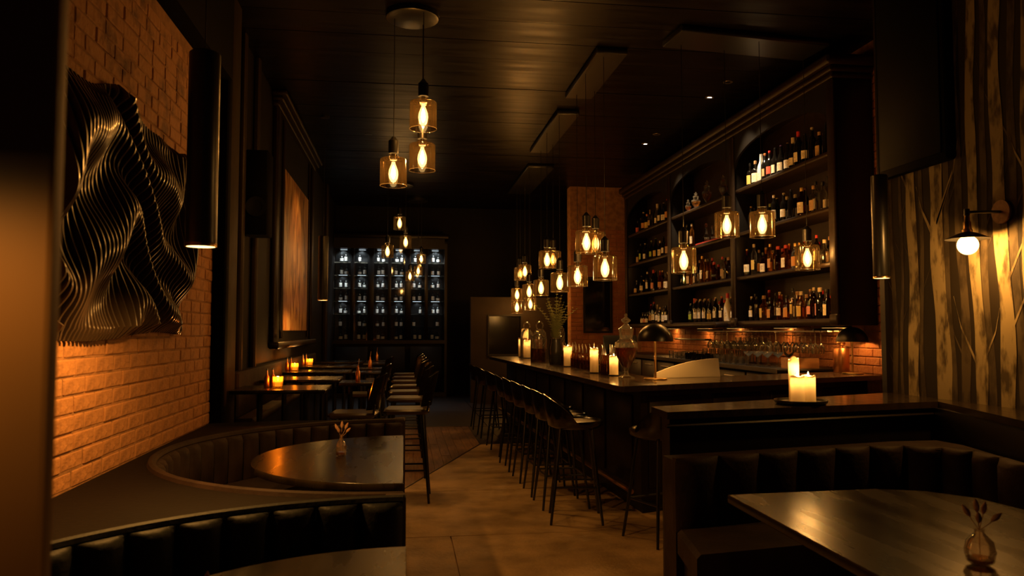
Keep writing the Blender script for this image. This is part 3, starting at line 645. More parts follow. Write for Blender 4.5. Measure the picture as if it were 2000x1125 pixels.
r4[0] = ('square', H_, LY, 'foil_cream', 1.1); r4[2] = ('whisky', B_, LC, 'foil_black', 1); r4[4] = ('square', K, LP, 'foil_cream', 1.15); r4[6] = ('wine', B_, LP, 'cork', .95); r4[19] = ('wine', B_, LW, 'foil_red', 1.1); r4[20] = ('slim', K, None, 'foil_black', .8); r4[21] = ('wine', G_, LO, 'foil_black', .85); r4[22] = ('wine', K, LW, 'foil_cream', .9)
row(0, 0, r4, 7.12, 9.25, deep=1)
# middle bay
m3 = [rand_spec(shapes=('whisky', 'square', 'slim'), gl=(A_, H_, B_, C_)) for i in range(18)]; m3[16] = ('square', G_, None, 'foil_black', 1.1); m3[10] = ('slim', H_, LC, 'foil_gold', 1.1)
row(1, 1, m3, 9.42, 11.62, deep=1)
m4 = [rand_spec(caps=('foil_red', 'foil_orange', 'foil_cream', 'foil_black', 'foil_gold'), gl=(B_, K, A_, K), labs=(LC, LC, LW, LY, LT), shapes=('wine', 'whisky', 'wine', 'champagne')) for i in range(20)]
for q in (11, 12, 13, 14): m4[q] = ('wine', K, LW, ('foil_red', 'foil_cream', 'foil_orange', 'foil_cream')[q - 11], 1)
m4[7] = ('whisky', G_, LG, 'foil_red', 1); m4[4] = ('champagne', 'ceramic_white', LC, 'foil_red', 1.05); m4[18] = ('wine', G_, LG, 'foil_black', .85)
row(1, 0, m4, 9.42, 11.3, deep=1)
row(1, 2, [('slim', H_, LC, 'foil_cream', 1), ('slim', K, None, 'foil_black', 1.05), ('whisky', C_, None, 'foil_cream', .8)], 10.95, 11.62)
# far bay
row(2, 3, [('burgundy', K, LC, 'foil_black', .95), ('wine', K, LO, 'foil_red', 1.1), ('burgundy', K, LC, 'foil_cream', 1), ('wine', K, LC, 'foil_black', 1.05), ('champagne', C_, LC, 'foil_cream', 1.05), ('wine', K, None, 'foil_black', .9), ('wine', C_, LT, 'foil_gold', 1), ('whisky', K, LY, 'foil_orange', .95), ('wine', K, LO, 'foil_cream', 1.05), ('whisky', K, None, 'foil_black', .9), ('whisky', B_, LR, 'foil_black', .8)], 11.85, 13.9)
row(2, 2, [('champagne', C_, LC, 'foil_orange', 1.05), ('whisky', H_, LT, 'foil_black', 1), ('wine', K, LW, 'foil_black', 1), ('whisky', K, LC, 'foil_cream', .95), ('burgundy', G_, LY, 'foil_green', 1.05), ('wine', G_, LG, 'foil_green', 1), ('wine', K, None, 'foil_black', .9), ('wine', K, LW, 'foil_cream', 1), ('slim', G_, LG, 'foil_black', .95), ('whisky', K, LT, 'foil_black', .85)], 11.85, 13.9)
row(2, 1, [('squat', C_, None, 'foil_cream', .9), ('whisky', G_, LW, 'foil_black', .9), ('whisky', C_, LC, 'foil_black', .9), ('whisky', A_, LO, 'foil_cream', 1), ('wine', A_, LO, 'foil_orange', 1), ('wine', B_, LT, 'foil_gold', 1.05), ('magnum', K, LP, 'foil_red', .9), ('wine', K, LW, 'foil_black', 1.1), ('slim', K, LW, 'foil_cream', 1), ('whisky', B_, None, 'foil_black', .9), ('wine', K, LC, 'foil_black', .95), ('squat', B_, LC, 'foil_gold', 1), ('squat', K, LT, 'foil_black', 1)], 11.85, 14.0, deep=1)
row(2, 0, [('slim', H_, LC, 'foil_cream', 1.1), ('whisky', H_, LC, 'foil_cream', 1), ('wine', K, LW, 'foil_black', .9), ('whisky', C_, LW, 'foil_black', .95), ('whisky', G_, LC, 'foil_cream', .9), ('wine', C_, LW, 'foil_cream', .95), ('wine', K, LC, 'foil_red', 1.1), ('wine', B_, LT, 'foil_red', 1), ('squat', K, LW, 'foil_black', .8), ('squat', K, LP, 'foil_black', .8), ('squat', K, LW, 'foil_black', .82)], 11.85, 13.6)
# decanters on the middle bay's top shelf, crystal on a red tray below
def decanter(x, y, z, s, label, fill='liquid_amber', slim=1.0, name='apothecary_jar'):
    t = thing(name, label, 'glass jar', (x, y, z), 0, 'lidded glass jars'); t.scale = (s * slim, s * slim, s)
    MB().lathe([(1e-4, 0), (.085, 0), (.088, .01), (.03, .03), (.02, .06), (.022, .09), (.05, .13), (.10, .22), (.125, .32), (.120, .37), (.075, .40), (.066, .42), (.075, .46), (.078, .50)], 28).build('jar_body', 'glass_clear', t)
    MB().lathe([(1e-4, .105), (.03, .115), (.05, .135), (.098, .225), (.118, .30), (.118, .318), (1e-4, .318)], 24).build('contents', fill, t)
    MB().lathe([(.080, .50), (.082, .515), (.05, .54), (.03, .56), (.018, .575), (.045, .595), (.05, .61), (.03, .63), (.012, .645), (.018, .66), (.012, .675), (1e-4, .68)], 24).build('lid', 'glass_clear', t)
    return t
for i, (y, s, sl, lb) in enumerate([(9.62, .78, .9, 'tall footed glass jar with amber contents, nearest the bay post'), (9.97, .62, 1.0, 'urn-shaped glass jar with dark contents on the top shelf'), (10.55, .70, 1.0, 'footed glass jar with honey contents in the middle of the top shelf'), (10.98, .52, 1.3, 'squat wide glass jar with pale contents on the top shelf'), (11.3, .42, 1.1, 'small glass jar beside the far bay on the top shelf')]):
    decanter(4.33, y, 3.301, s * .80, lb, ['glass_honey', 'liquid_amber', 'glass_honey', 'glass_honey', 'liquid_amber'][i], sl)
tag(MB().cbox(4.22, 4.5, 9.6, 10.75, 2.7405, 2.765, .006).build('serving_tray', 'red_tray'), 'long red lacquered tray carrying crystal decanters', 'tray')
for i, (y, s, lb) in enumerate([(10.62, .95, 'crystal decanter with stopper on the red tray, first from the far end'), (10.4, .75, 'crystal decanter with stopper on the red tray, second from the far end'), (10.15, 1.1, 'tall crystal decanter with ball stopper in the middle of the red tray'), (9.72, .9, 'crystal decanter with stopper on the red tray beside the bay post')]):
    t = thing('crystal_decanter', lb, 'decanter', (4.34, y, 2.766), 0, 'crystal decanters on the red tray'); t.scale = (s,) * 3
    MB().lathe([(1e-4, 0), (.05, 0), (.062, .02), (.058, .09), (.025, .14), (.018, .22), (.026, .24)], 10).build('decanter_body', 'glass_clear', t, 20); MB().lathe([(1e-4, .01), (.052, .02), (.052, .06), (1e-4, .06)], 10).build('spirit', 'liquid_dark', t)
    MB().ball((0, 0, .275), .026, .026, .032, 8, 6).build('stopper', 'glass_clear', t, 20)
t = thing('wine_glass', 'upright stemmed glass standing on the red tray', 'glass', (4.30, 9.95, 2.766)); MB().lathe([(1e-4, 0), (.034, .001), (.004, .008), (.004, .09), (.02, .11), (.036, .15), (.032, .21)], 16).build('glass_body', 'glass_clear', t)

# back counter below the shelves
bk = thing('back_counter', 'dark back counter with steel edge under the bottle shelves', 'counter', (4.0, 7.75, 0))
TB = T(-4.0, -7.75, 0)
MB().cbox(3.92, 4.595, 7.72, 14.2, 1.05, 1.09, .006, TB).build('countertop', 'black_wood', bk)
MB().box(3.905, 3.92, 7.72, 14.2, 1.045, 1.092, TB).build('steel_edge', 'steel', bk, 0)
MB().box(3.99, 4.595, 7.76, 14.2, 0, 1.05, TB).build('carcass', 'black_wood', bk, 0)
for i in range(8):
    d = MB().cbox(3.965, 3.99, 7.8 + i * .8, 8.56 + i * .8, .12, 1.02, .006, TB).build('cabinet_door', 'brown_wood', bk)
    MB().tube([(3.955, 8.0 + i * .8, .95), (3.955, 8.36 + i * .8, .95)], .008, 6, TB).build('handle', 'steel', d)
# hanging wine glasses
rk = thing('glass_rack', 'dark rail holding hanging stemware under the bottle shelves', 'glass rack', (4.4, 7.46, 1.44))
for k in range(6): MB().box(-.2 + k * .07, -.19 + k * .07, 0, 3.2, .045, .058).build('rail', 'steel', rk, 0)
for a in (0, 3.18): MB().box(-.2, .18, a, a + .02, .058, .08).build('bracket', 'black_metal', rk, 0)
ME_wg = MB().lathe([(1e-4, .20), (.034, .199), (.033, .196), (.005, .19), (.0042, .10), (.012, .092), (.034, .06), (.036, .03), (.030, .0), (.0285, .0), (.0345, .03), (.0325, .058), (.010, .09)], 14).mesh('glass_body', 'glass_clear')
for r in range(2):
    for i in range(15):
        y = 7.56 + i * .2 + r * .1
        tag(place('wine_glass', ME_wg, None, (4.27 + r * .12, y, 1.254), None, (1.15,) * 3), f'stemmed glass hanging upside down, {"front" if r == 0 else "rear"} rail, {ORD[i]} from the copper canister', 'glass', 'hanging wine glasses')
# tumblers, coupes on the back counter
ME_tb = MB().lathe([(1e-4, .004), (.030, .0), (.033, .004), (.038, .10), (.036, .10), (.031, .010), (1e-4, .012)], 14).mesh('glass_body', 'glass_clear')
ME_tk = MB().lathe([(1e-4, .004), (.030, .0), (.034, .004), (.040, .09), (.038, .09), (.031, .010), (1e-4, .012)], 14).mesh('glass_body', 'glass_black')
ME_cp = MB().lathe([(1e-4, .0), (.036, .001), (.034, .004), (.004, .01), (.0038, .095), (.012, .10), (.045, .125), (.052, .15), (.050, .15), (.043, .127), (.008, .104)], 16).mesh('glass_body', 'glass_clear')
for r in range(3):
    for i in range(14):
        y = 9.0 + i * .17 + r * .05; dark = 4 <= i <= 9 and r < 2
        o = tag(place('tumbler', ME_tk if dark else ME_tb, None, (4.0 + r * .11, y, 1.0905), None, (1, 1, rnd.uniform(.85, 1.15))), f'{"black" if dark else "clear"} tumbler on the back counter, {["front", "middle", "rear"][r]} row, {ORD[i]} from the wooden box', 'glass', 'tumblers on the back counter')
for r in range(2):
    for i in range(6):
        tag(place('tumbler', ME_tb, None, (4.02 + r * .1, 9.0 + i * .16, 1.0905 + .102), None, (1.02, 1.02, .95)) if False else place('tumbler', ME_tb, None, (4.33 + r * .1, 9.2 + i * .3, 1.0905), None, (1, 1, 1.5)), f'tall clear highball glass by the brick, {["front", "rear"][r]} row, {ORD[i]} from the wooden box', 'glass', 'highball glasses on the back counter')
for i in range(9):
    tag(place('coupe_glass', ME_cp, None, (4.05 + (i % 3) * .13, 8.2 + (i // 3) * .24, 1.0905), None, (1.1,) * 3), f'coupe glass on the back counter, row {["one", "two", "three"][i // 3]} from the wooden box, {["front", "middle", "rear"][i % 3]}', 'glass', 'coupe glasses')
# thin glass shelf with brackets on the brick, letters painted on the brick
gs = thing('glass_shelf', 'thin glass shelf on the brick under the hanging glasses', 'shelf', (4.5, 8.9, 1.33)); MB().box(-.08, .1, 0, 2.1, 0, .008).build('shelf_board', 'steel', gs, 0)
for y in (.1, 1.0, 2.0): MB().box(.06, .1, y, y + .02, -.04, 0).build('bracket', 'black_metal', gs, 0)
for i in range(7): tag(place('tumbler', ME_tb, None, (4.49, 9.05 + i * .15, 1.3385), None, (.8, .8, .7)), f'small upturned tumbler on the glass shelf, {ORD[i]} along it', 'glass', 'small tumblers on the glass shelf')
cu = bpy.data.curves.new('letters', 'FONT'); cu.body = 'WINES'; cu.size = .2; cu.extrude = .001
to = bpy.data.objects.new('letters_tmp', cu); C.objects.link(to)
dg = bpy.context.evaluated_depsgraph_get(); me = bpy.data.meshes.new_from_object(to.evaluated_get(dg)); bpy.data.objects.remove(to)
me.materials.clear(); me.materials.append(MT['ink_red']); o = place('painted_lettering', me, wb, (4.592, 13.95, 1.27), (R(90), 0, R(-90)))
t = thing('wall_rail', 'black pipe rail fixed to the brick beside the lettering', 'rail', (4.5, 11.1, 1.36)); MB().tube([(.09, 0, 0), (0, 0, 0), (0, 1.3, 0), (.09, 1.3, 0)], .014, 8).build('pipe', 'black_metal', t)

# ---------------------------------------------------------------- things on the bar counter
CZ = 1.0705
def candle(x, y, z, r, h, label, group='pillar candles', power=P_CANDLE, dish=True, lean=0):
    t = thing('pillar_candle', label, 'candle', (x, y, z), rnd.uniform(0, 6), group)
    z0 = .008 if dish else 0
    if dish: MB().lathe([(1e-4, 0), (r * 1.15, 0), (r * 1.22, .010), (r * 1.1, .009), (1e-4, .007)], 20).build('dish', 'black_metal', t)
    n = 20; vs = []; fs = []
    prof = [(r * .99, z0), (r, z0 + h * .02), (r, z0 + h * .96), (r * .95, z0 + h), (r * .80, z0 + h * .985), (r * .72, z0 + h * .90), (r * .3, z0 + h * .86), (1e-4, z0 + h * .855)]
    for i in range(n):
        a = 2 * math.pi * i / n
        for k, (q, zz) in enumerate(prof):
            if 3 <= k <= 4: zz += lean * h * math.cos(a) + .03 * h * math.sin(3 * a + r * 90)
            vs.append((q * math.cos(a), q * math.sin(a), zz))
    k = len(prof)
    for i in range(n):
        j = (i + 1) % n
        for q in range(k - 1): fs.append((i * k + q, j * k + q, j * k + q + 1, i * k + q + 1))
    fs.append(tuple(i * k for i in range(n)))
    MB().add(vs, fs).build('wax_body', 'wax', t, 60)
    zf = z0 + h * .86
    MB().tube([(0, 0, zf), (.001, 0, zf + .012)], .0012, 5).build('wick', 'black_metal', t)
    MB().lathe([(1e-4, 0), (.006, .006), (.0075, .014), (.005, .026), (1e-4, .042)], 10, T(0, 0, zf + .006)).build('flame', 'flame', t)
    light('flame_light', t, (0, 0, zf + .03), power, CANDLE, .012)
    light('wax_light', t, (0, 0, z0 + h * .82), power * .12, CANDLE, .01)
    return t
candle(1.885, 12.3, CZ, .06, .30, 'shorter white candle beside the glass cloche at the far bar end')
candle(1.90, 11.85, CZ, .06, .27, 'white candle in front of the glass cloche at the far bar end')
candle(1.98, 12.62, CZ, .06, .44, 'tallest white candle behind the two at the far bar end')
candle(1.93, 9.0, CZ, .05, .24, 'white pillar candle between the fern vase and the spouted bottles')
candle(1.90, 7.60, CZ, .042, .245, 'white pillar candle in front of the spouted bottle rows')
candle(1.98, 7.15, CZ, .043, .18, 'short white pillar candle beside the big lidded jar')
decanter(2.0, 6.80, CZ, .86, 'big footed glass jar with lid and dark infusion on the bar corner', 'liquid_dark')
def dome_lamp(x, y, label, s=1.0, power=18):
    t = thing('table_lamp', label, 'table lamp', (x, y, CZ), 0, 'dome table lamps'); t.scale = (s,) * 3
    MB().lathe([(1e-4, 0), (.10, 0), (.105, .006), (.10, .012), (1e-4, .014)], 28).build('base', 'brass', t)
    MB().tube([(0, 0, .012), (0, 0, .36)], .010, 10).build('stem', 'brass', t)
    pr = [(.158 * math.cos(a * math.pi / 24), .335 + .155 * math.sin(a * math.pi / 24)) for a in range(12)] + [(1e-4, .49)]
    light('lamp_light', t, (0, 0, .40), power, WARM, .03)
    MB().lathe(pr, 32).lathe([(q * .97 if q > .01 else q, z * 1.0 - .004 if z > .34 else z) for q, z in pr], 32).build('dome_shade', 'black_metal', t)
    return t
dome_lamp(2.19, 6.55, 'black dome table lamp on brass stem on the bar corner')
dome_lamp(4.42, 7.13, 'black dome table lamp on brass stem by the copper canister', .95, 7)
# white curved panel
t = thing('menu_stand', 'white panel with a curved top edge standing on the bar by the lamp', 'menu stand', (2.22, 6.66, CZ), R(15))
pts = [(0, 0)] + [(.72, 0)] + [(.70, .17)] + [(.70 * (1 - i / 12), .17 - .125 * (i / 12) ** 2) for i in range(1, 13)]
MB().prism(pts, 0, .012, Matrix.Rotation(R(90), 4, 'X') @ T(0, 0, -.012)).build('curved_panel', 'white_panel', t)
MB().box(.02, .70, 0, .06, 0, .006).build('foot', 'white_panel', t, 0)
# spouted bottles in rows
ME_sb = MB().lathe([(1e-4, .002), (.030, 0), (.034, .006), (.034, .11), (.028, .135), (.013, .155), (.012, .185)], 12).mesh('bottle_body', 'glass_brown')
ME_sl = MB().lathe([(1e-4, .004), (.0305, .005), (.0315, .10), (1e-4, .10)], 12).mesh('liquid', 'liquid_dark')
ME_sp = MB().tube([(0, 0, .18), (0, 0, .22), (.008, 0, .25), (.02, 0, .275)], [.011, .006, .005, .004], 8).mesh('pour_spout', 'steel')
def spout_bottle(x, y, label, s=1.0):
    t = thing('spouted_bottle', label, 'bottle', (x, y, CZ), rnd.uniform(1.2, 2.2), 'spouted bottles on the bar'); t.scale = (s,) * 3
    setmat(place('bottle_body', ME_sb, t), rnd.choice(['glass_honey', 'glass_amber', 'glass_clear', 'glass_honey'])); place('liquid', ME_sl, t); place('pour_spout', ME_sp, t)
for r in range(2):
    for i in range(11):
        spout_bottle(2.0 + r * .085 - .03 * (i / 11), 7.82 + i * .165, f'small steel-spouted bottle in the {["outer", "inner"][r]} row on the bar, {ORD[i]} from the register', rnd.uniform(.95, 1.08))
for r in range(2):
    for i in range(3): spout_bottle(1.93 + r * .085 + i * .01, 7.27 + i * .1, f'small steel-spouted bottle beside the big lidded jar, {["outer", "inner"][r]} row, {ORD[i]} along', 1.05)
t = thing('register_screen', 'black register screen standing on the inner side of the bar', 'screen', (2.16, 7.52, CZ), R(-8))
MB().cbox(-.17, .17, -.01, .015, .20, .39, .006, T(0, .0, 0) @ Matrix.Rotation(R(-14), 4, 'X')).build('screen', 'screen_black', t); MB().tube([(0, .09, 0), (0, .09, .25)], .02, 8).box(-.08, .08, .03, .15, 0, .012).build('stand', 'black_metal', t)
# fern, jars, cloches
t = thing('fern_vase', 'dark vase with tall feathery green fronds on the bar', 'plant', (1.93, 9.75, CZ))
MB().lathe([(1e-4, 0), (.075, 0), (.085, .02), (.09, .2), (.07, .28), (.075, .32), (.068, .32), (.06, .27), (1e-4, .25)], 20).build('vase', 'dark_vase', t)
rf = random.Random(5)
for k in range(17):
    a = rf.uniform(0, 6.28); lean = rf.uniform(.05, .28); H = rf.uniform(.35, .62); m = MB()
    if k < 4: lean = [.02, .10, .08, .26][k]; a = [0, math.pi, .3, math.pi * .95][k]; H = [.66, .60, .60, .50][k]
    P = [Vector((math.cos(a) * lean * u * u * 1.1, math.sin(a) * lean * u * u * 1.1, .28 + H * u)) for u in [i / 14 for i in range(15)]]
    m.tube([tuple(p) for p in P], [.004 * (1 - i / 17) for i in range(15)], 5)
    for i in range(2, 15):
        for sd in range(7):
            b = a + sd * .8976 + i * .7; l = .066 * (1.2 - i / 15); p = P[i]; q = Vector((math.cos(b), math.sin(b), .45)) * l; w_ = Vector((-math.sin(b), math.cos(b), 0)) * l * .36
            m.add([tuple(p), tuple(p + q * .5 + w_), tuple(p + q), tuple(p + q * .5 - w_)], [(0, 1, 2, 3)])
    m.build('frond', 'leaf', t, 0)
def jar(x, y, r, h, label, fill=None, knob=True, s=1):
    t = thing('glass_jar', label, 'glass jar', (x, y, CZ), 0, 'lidded glass jars')
    MB().lathe([(1e-4, .004), (r * .95, 0), (r, .01), (r, h * .74), (r * .9, h * .78), (r * .86, h * .80)], 24).build('jar_body', 'glass_clear', t)
    if fill: MB().lathe([(1e-4, .01), (r * .94, .012), (r * .94, h * .42), (1e-4, h * .42)], 20).build('contents', fill, t)
    MB().lathe([(r * .9, h * .80), (r * .92, h * .82), (r * .5, h * .89), (r * .15, h * .92), (r * .12, h * .94), (r * .22, h * .965), (r * .15, h * .99), (1e-4, h)], 20).build('lid', 'glass_clear', t)
jar(2.04, 10.1, .085, .55, 'tall straight glass jar with pointed lid beside the fern', 'liquid_amber')
jar(1.84, 10.55, .105, .42, 'wide glass jar with stepped lid on the bar edge', 'liquid_dark')
for i, (x, y, lb) in enumerate([(1.93, 12.1, 'glass cloche with ring handle behind the far candles'), (1.98, 11.2, 'glass cloche with ring handle behind the wide glass jar')]):
    t = thing('glass_cloche', lb, 'glass cloche', (x, y, CZ), 0, 'glass cloches'); 
    MB().lathe([(.10, 0), (.105, .01), (.105, .30), (.09, .40), (.05, .45), (1e-4, .46)], 24).build('bell', 'glass_clear', t); MB().lathe([(1e-4, 0), (.03, .0), (.028, .16), (.06, .20), (.065, .30), (1e-4, .31)], 16).build('display_piece', 'liquid_amber', t)
    MB().tube([(.05 * math.cos(a), 0, .50 + .06 * math.sin(a)) for a in [R(-50 + 280 * i / 16) for i in range(17)]], .010, 6).build('ring_handle', 'glass_clear', t)
# near end of the back bar: wooden box, copper canister
t = thing('wooden_box', 'small orange wooden box with black bowl on the bar end', 'box', (4.36, 7.62, 0))
MB().box(4.18 - 4.36, 4.52 - 4.36, -.03, .16, 1.0905, 1.2).build('box_body', 'wood_box', t, 0); MB().box(4.20 - 4.36, 4.50 - 4.36, -.01, .14, 1.2, 1.202).build('lining', 'box_wood', t, 0)
t.location = (4.28, 7.82, 0)
t = thing('copper_canister', 'copper canister with round knobbed lid by the brick wall', 'canister', (4.45, 7.38, CZ))
MB().lathe([(1e-4, 0), (.075, 0), (.078, .006), (.078, .05), (.080, .055), (.080, .24), (.074, .25), (1e-4, .252)], 28).build('can_body', 'copper', t)
MB().lathe([(.018, .25), (.018, .275), (.042, .28), (.042, .305), (.035, .31), (1e-4, .31)], 20).build('lid_knob', 'copper', t)
# candles on a tray on the partition ledge
LZ = 1.0505
t = thing('candle_tray', 'round black metal tray with raised rim on the partition ledge', 'tray', (2.41, 4.45, LZ))
MB().lathe([(1e-4, 0), (.14, 0), (.155, .012), (.157, .026), (.152, .026), (.148, .014), (1e-4, .008)], 40).build('tray_body', 'black_metal', t)
candle(2.375, 4.42, LZ + .0085, .0425, .165, 'white pillar candle on the black tray, beside the bar-stool end', power=P_CANDLE * .9, dish=False)
candle(2.462, 4.45, LZ + .0085, .0425, .165, 'white pillar candle on the black tray, side towards the birch wall', power=P_CANDLE * .9, dish=False)
candle(2.40, 4.51, LZ + .0085, .032, .265, 'tallest, slanting-topped white candle at the back of the black tray', power=P_CANDLE * .9, dish=False, lean=.04)

# ---------------------------------------------------------------- small vases on tables
def vase(x, y, z, s, label, fat):
    t = thing('bud_vase', label, 'vase', (x, y, z), 0, 'bud vases with dried flowers'); t.scale = (s,) * 3
    pr = [(1e-4, .003), (.024, 0), (.040, .014), (.047, .045), (.040, .075), (.018, .098), (.014, .108), (.017, .115)] if fat else [(1e-4, .003), (.026, 0), (.03, .006), (.031, .06), (.024, .082), (.011, .098), (.010, .118), (.013, .122)]
    MB().lathe(pr, 24).lathe([(1e-4, .008)] + [(max(1e-4, q - .003), zz + .004) for q, zz in pr[1:]], 24).build('glass_body', 'glass_vase', t)
    MB().lathe([(1e-4, .009), (pr[2][0] * .9, .014), (pr[2][0] * .95, .024), (1e-4, .024)], 16).build('water', 'glass_honey', t)
    for a, ln, hh in ((2.6, .032, .165), (.4, .03, .172), (1.4, .012, .18), (-.5, .045, .152), (4.0, .02, .15)):
        f = thing; tip = Vector((math.cos(a) * ln, math.sin(a) * ln, hh))
        st_ = MB().tube([(0, 0, .03), (0, 0, .11), tuple(tip * .96)], .0012, 5).build('stem', 'dry_flower', t)
        d = (tip - Vector((0, 0, .11))).normalized(); M = Matrix.Translation(tip) @ d.to_track_quat('Z', 'Y').to_matrix().to_4x4()
        MB().lathe([(1e-4, -.018), (.007, -.008), (.0095, .004), (.006, .018), (1e-4, .028)], 8, M).build('flower_head', 'dry_flower', st_)
vase(-.37, 4.74, .7505, 1.0, 'slim clear bud vase with dried flowers on the half-round table', False)
vase(1.83, 2.27, .7505, 1.0, 'round clear bud vase with dried flowers on the large table', True)
vase(-.455, 1.9, .7505, .9, 'bud vase with dried flowers on the table before the blue-black booth', False)

# ---------------------------------------------------------------- dining area
def make_chair():
    t = thing('high_chair', 'x', 'chair', (0, 0, 0), 0, 'tall dining chairs')
    MB().cbox(-.20, .20, -.20, .20, .765, .81, .03).build('seat', 'chair_seat', t)
    vs = []; fs = []; n = 10
    for i in range(n + 1):
        a = R(-50 + 100 * i / n)
        for r, z, ox in ((.225, .835, 0), (.23, .95, .02), (.242, 1.09, .05), (.252, 1.09, .05), (.242, .95, .02), (.237, .835, 0)): vs.append((r * math.cos(a) + ox - .02, r * math.sin(a) * 1.08, z + (.045 if z > 1 else 0) * math.cos(a * 1.8)))
    for i in range(n):
        for q in range(6): j = (q + 1) % 6; fs.append((i * 6 + q, i * 6 + j, i * 6 + 6 + j, i * 6 + 6 + q))
    fs += [tuple(range(6)), tuple(range(n * 6, n * 6 + 6))]
    MB().add(vs, fs).build('backrest', 'stool_shell', t)
    for sx in (-1, 1):
        for sy in (-1, 1): MB().tube([(sx * .14, sy * .14, .77), (sx * .20, sy * .20, 0)], [.015, .011], 8).build('leg', 'black_metal', t)
        MB().tube([(.18, sx * .16, .79), (.20, sx * .19, .88)], .010, 6).build('back_support', 'black_metal', t)
    q = .175; MB().tube([(q, q, .28), (-q, q, .28), (-q, -q, .28), (q, -q, .28)], .009, 6, closed=True).build('foot_ring', 'black_metal', t)
    return t
ch = make_chair(); first = True
def chair(x, y, rz, label):
    global first
    if first: first = False; ch.location = (x, y, 0); ch.rotation_euler = (0, 0, rz); ch['label'] = label
    else: dup(ch, (x, y, 0), rz, label)
for i, y in enumerate((7.0, 8.15, 9.0, 9.9, 10.8, 11.7, 12.6)): chair(.03, y, R(rnd.uniform(-5, 5)), f'tall black dining chair on the aisle side of the slim tables, {ORD[i]} from the booth')
for i, y in enumerate((6.75, 8.75, 11.25)): chair(-.42, y, R(rnd.uniform(-8, 8)), f'tall black dining chair facing the painting wall, {ORD[i]} from the booth')
TH = 1.0
def dtable2(x0, x1, y, w_, label, group):
    t = thing('dining_table', label, 'table', ((x0 + x1) / 2, y, 0), 0, group); h = (x1 - x0) / 2
    MB().cbox(-h, h, -w_ / 2, w_ / 2, TH - .032, TH, .004).build('tabletop', 'tabletop', t)
    for sx in (-1, 1):
        MB().tube([(sx * h * .5, 0, TH - .03), (sx * h * .5, 0, .03)], .025, 8).build('pedestal', 'black_metal', t)
        MB().cbox(sx * h * .5 - .03, sx * h * .5 + .03, -w_ * .42, w_ * .42, 0, .03, .006).build('foot', 'black_metal', t)
for i, y in enumerate((6.98, 8.35, 9.8, 11.3, 12.8)): dtable2(-1.44, -.66, y, .62, f'tall dark dining table against the painting wall, {ORD[i]} from the booth', 'dining tables by the wall')
for i, y in enumerate((7.75, 9.55, 10.45, 12.1, 12.95)): dtable2(-.62, -.24, y, .46, f'slim tall dining table in the middle row, {ORD[i]} from the booth', 'slim dining tables')
wb2 = thing('wall_bench', 'dark upholstered wall bench behind the dining tables', 'bench', (-1.59, 7.3, 0))
MB().cbox(0, .10, 0, 6.2, .70, 1.12, .02).build('backrest', 'velvet', wb2); MB().cbox(.0, .24, 0, 6.2, .62, .70, .02).build('seat', 'velvet', wb2); MB().box(.02, .20, .02, 6.18, 0, .62).build('plinth', 'black_wood', wb2, 0)
TZ = TH + .0005
for i, (x, y) in enumerate([(-1.09, 6.95), (-1.30, 8.35), (-1.33, 9.75), (-1.33, 11.25)]):
    if i == 1: continue
    o_ = ORD[i]
    t = thing('votive_candle', f'glowing glass votive on the {o_} wall-side dining table from the booth', 'candle', (x, y, TZ), 0, 'votive candles')
    MB().lathe([(1e-4, .004), (.040, 0), (.043, .006), (.045, .10), (.042, .10), (.040, .012), (1e-4, .012)], 18).build('glass_cup', 'glass_honey', t)
    MB().lathe([(1e-4, .014), (.037, .015), (.037, .055), (1e-4, .055)], 14).build('wax', 'votive_glow', t); MB().lathe([(1e-4, 0), (.006, .006), (.0075, .014), (.005, .026), (1e-4, .042)], 8, T(0, 0, .058)).build('flame', 'flame', t)
    light('flame_light', t, (0, 0, .085), P_CANDLE * 1.2, CANDLE, .015)
    for k in range(2):
        t = thing('bud_bottle', f'small copper-toned bottle {["beside", "behind"][k]} the votive on the {o_} wall-side table', 'bottle', (x - .10 + k * .03, y + .05 + k * .12, TZ), 0, 'small bottles on dining tables')
        MB().lathe([(1e-4, 0), (.022, 0), (.025, .01), (.022, .09), (.009, .115), (.008, .15), (1e-4, .15)], 12).build('bottle_body', 'copper', t); MB().lathe([(.009, .15), (.009, .165), (1e-4, .166)], 8).build('stopper', 'black_metal', t)
for i, y in enumerate((7.75, 10.45, 12.95)):
    t = thing('bud_bottle', f'slim copper-toned bottle with stem on the {["first", "third", "fifth"][i]} slim table', 'bottle', (-.45, y, TZ), 0, 'small bottles on dining tables')
    MB().lathe([(1e-4, 0), (.022, 0), (.025, .01), (.022, .09), (.009, .115), (.008, .15), (1e-4, .15)], 12).build('bottle_body', 'copper', t); MB().tube([(0, 0, .14), (.01, 0, .22)], .003, 5).build('stem', 'dry_flower', t)
# framed painting on the dining wall
pf = thing('framed_painting', 'huge framed abstract painting in ochre tones on the dining wall', 'painting', (-1.6, 9.5, 1.3))
m, n, l, o = nodes('painting')
b = n.new('ShaderNodeBsdfPrincipled'); b.inputs['Roughness'].default_value = .35; l.new(b.outputs[0], o.inputs[0])
tc = n.new('ShaderNodeTexCoord'); mp = n.new('ShaderNodeMapping'); mp.inputs['Scale'].default_value = (1, 2.2, .8); l.new(tc.outputs['Object'], mp.inputs[0])
nz = n.new('ShaderNodeTexNoise'); nz.inputs['Scale'].default_value = 1.6; nz.inputs['Detail'].default_value = 9; nz.inputs['Distortion'].default_value = 1.6; l.new(mp.outputs[0], nz.inputs['Vector'])
r = n.new('ShaderNodeValToRGB'); e = r.color_ramp.elements; e[0].position = .32; e[0].color = (.10, .045, .02, 1); e[1].position = .70; e[1].color = (.75, .52, .28, 1)
x = e.new(.45); x.color = (.42, .18, .06, 1); x = e.new(.56); x.color = (.60, .33, .12, 1); l.new(nz.outputs['Fac'], r.inputs[0]); l.new(r.outputs[0], b.inputs['Base Color'])
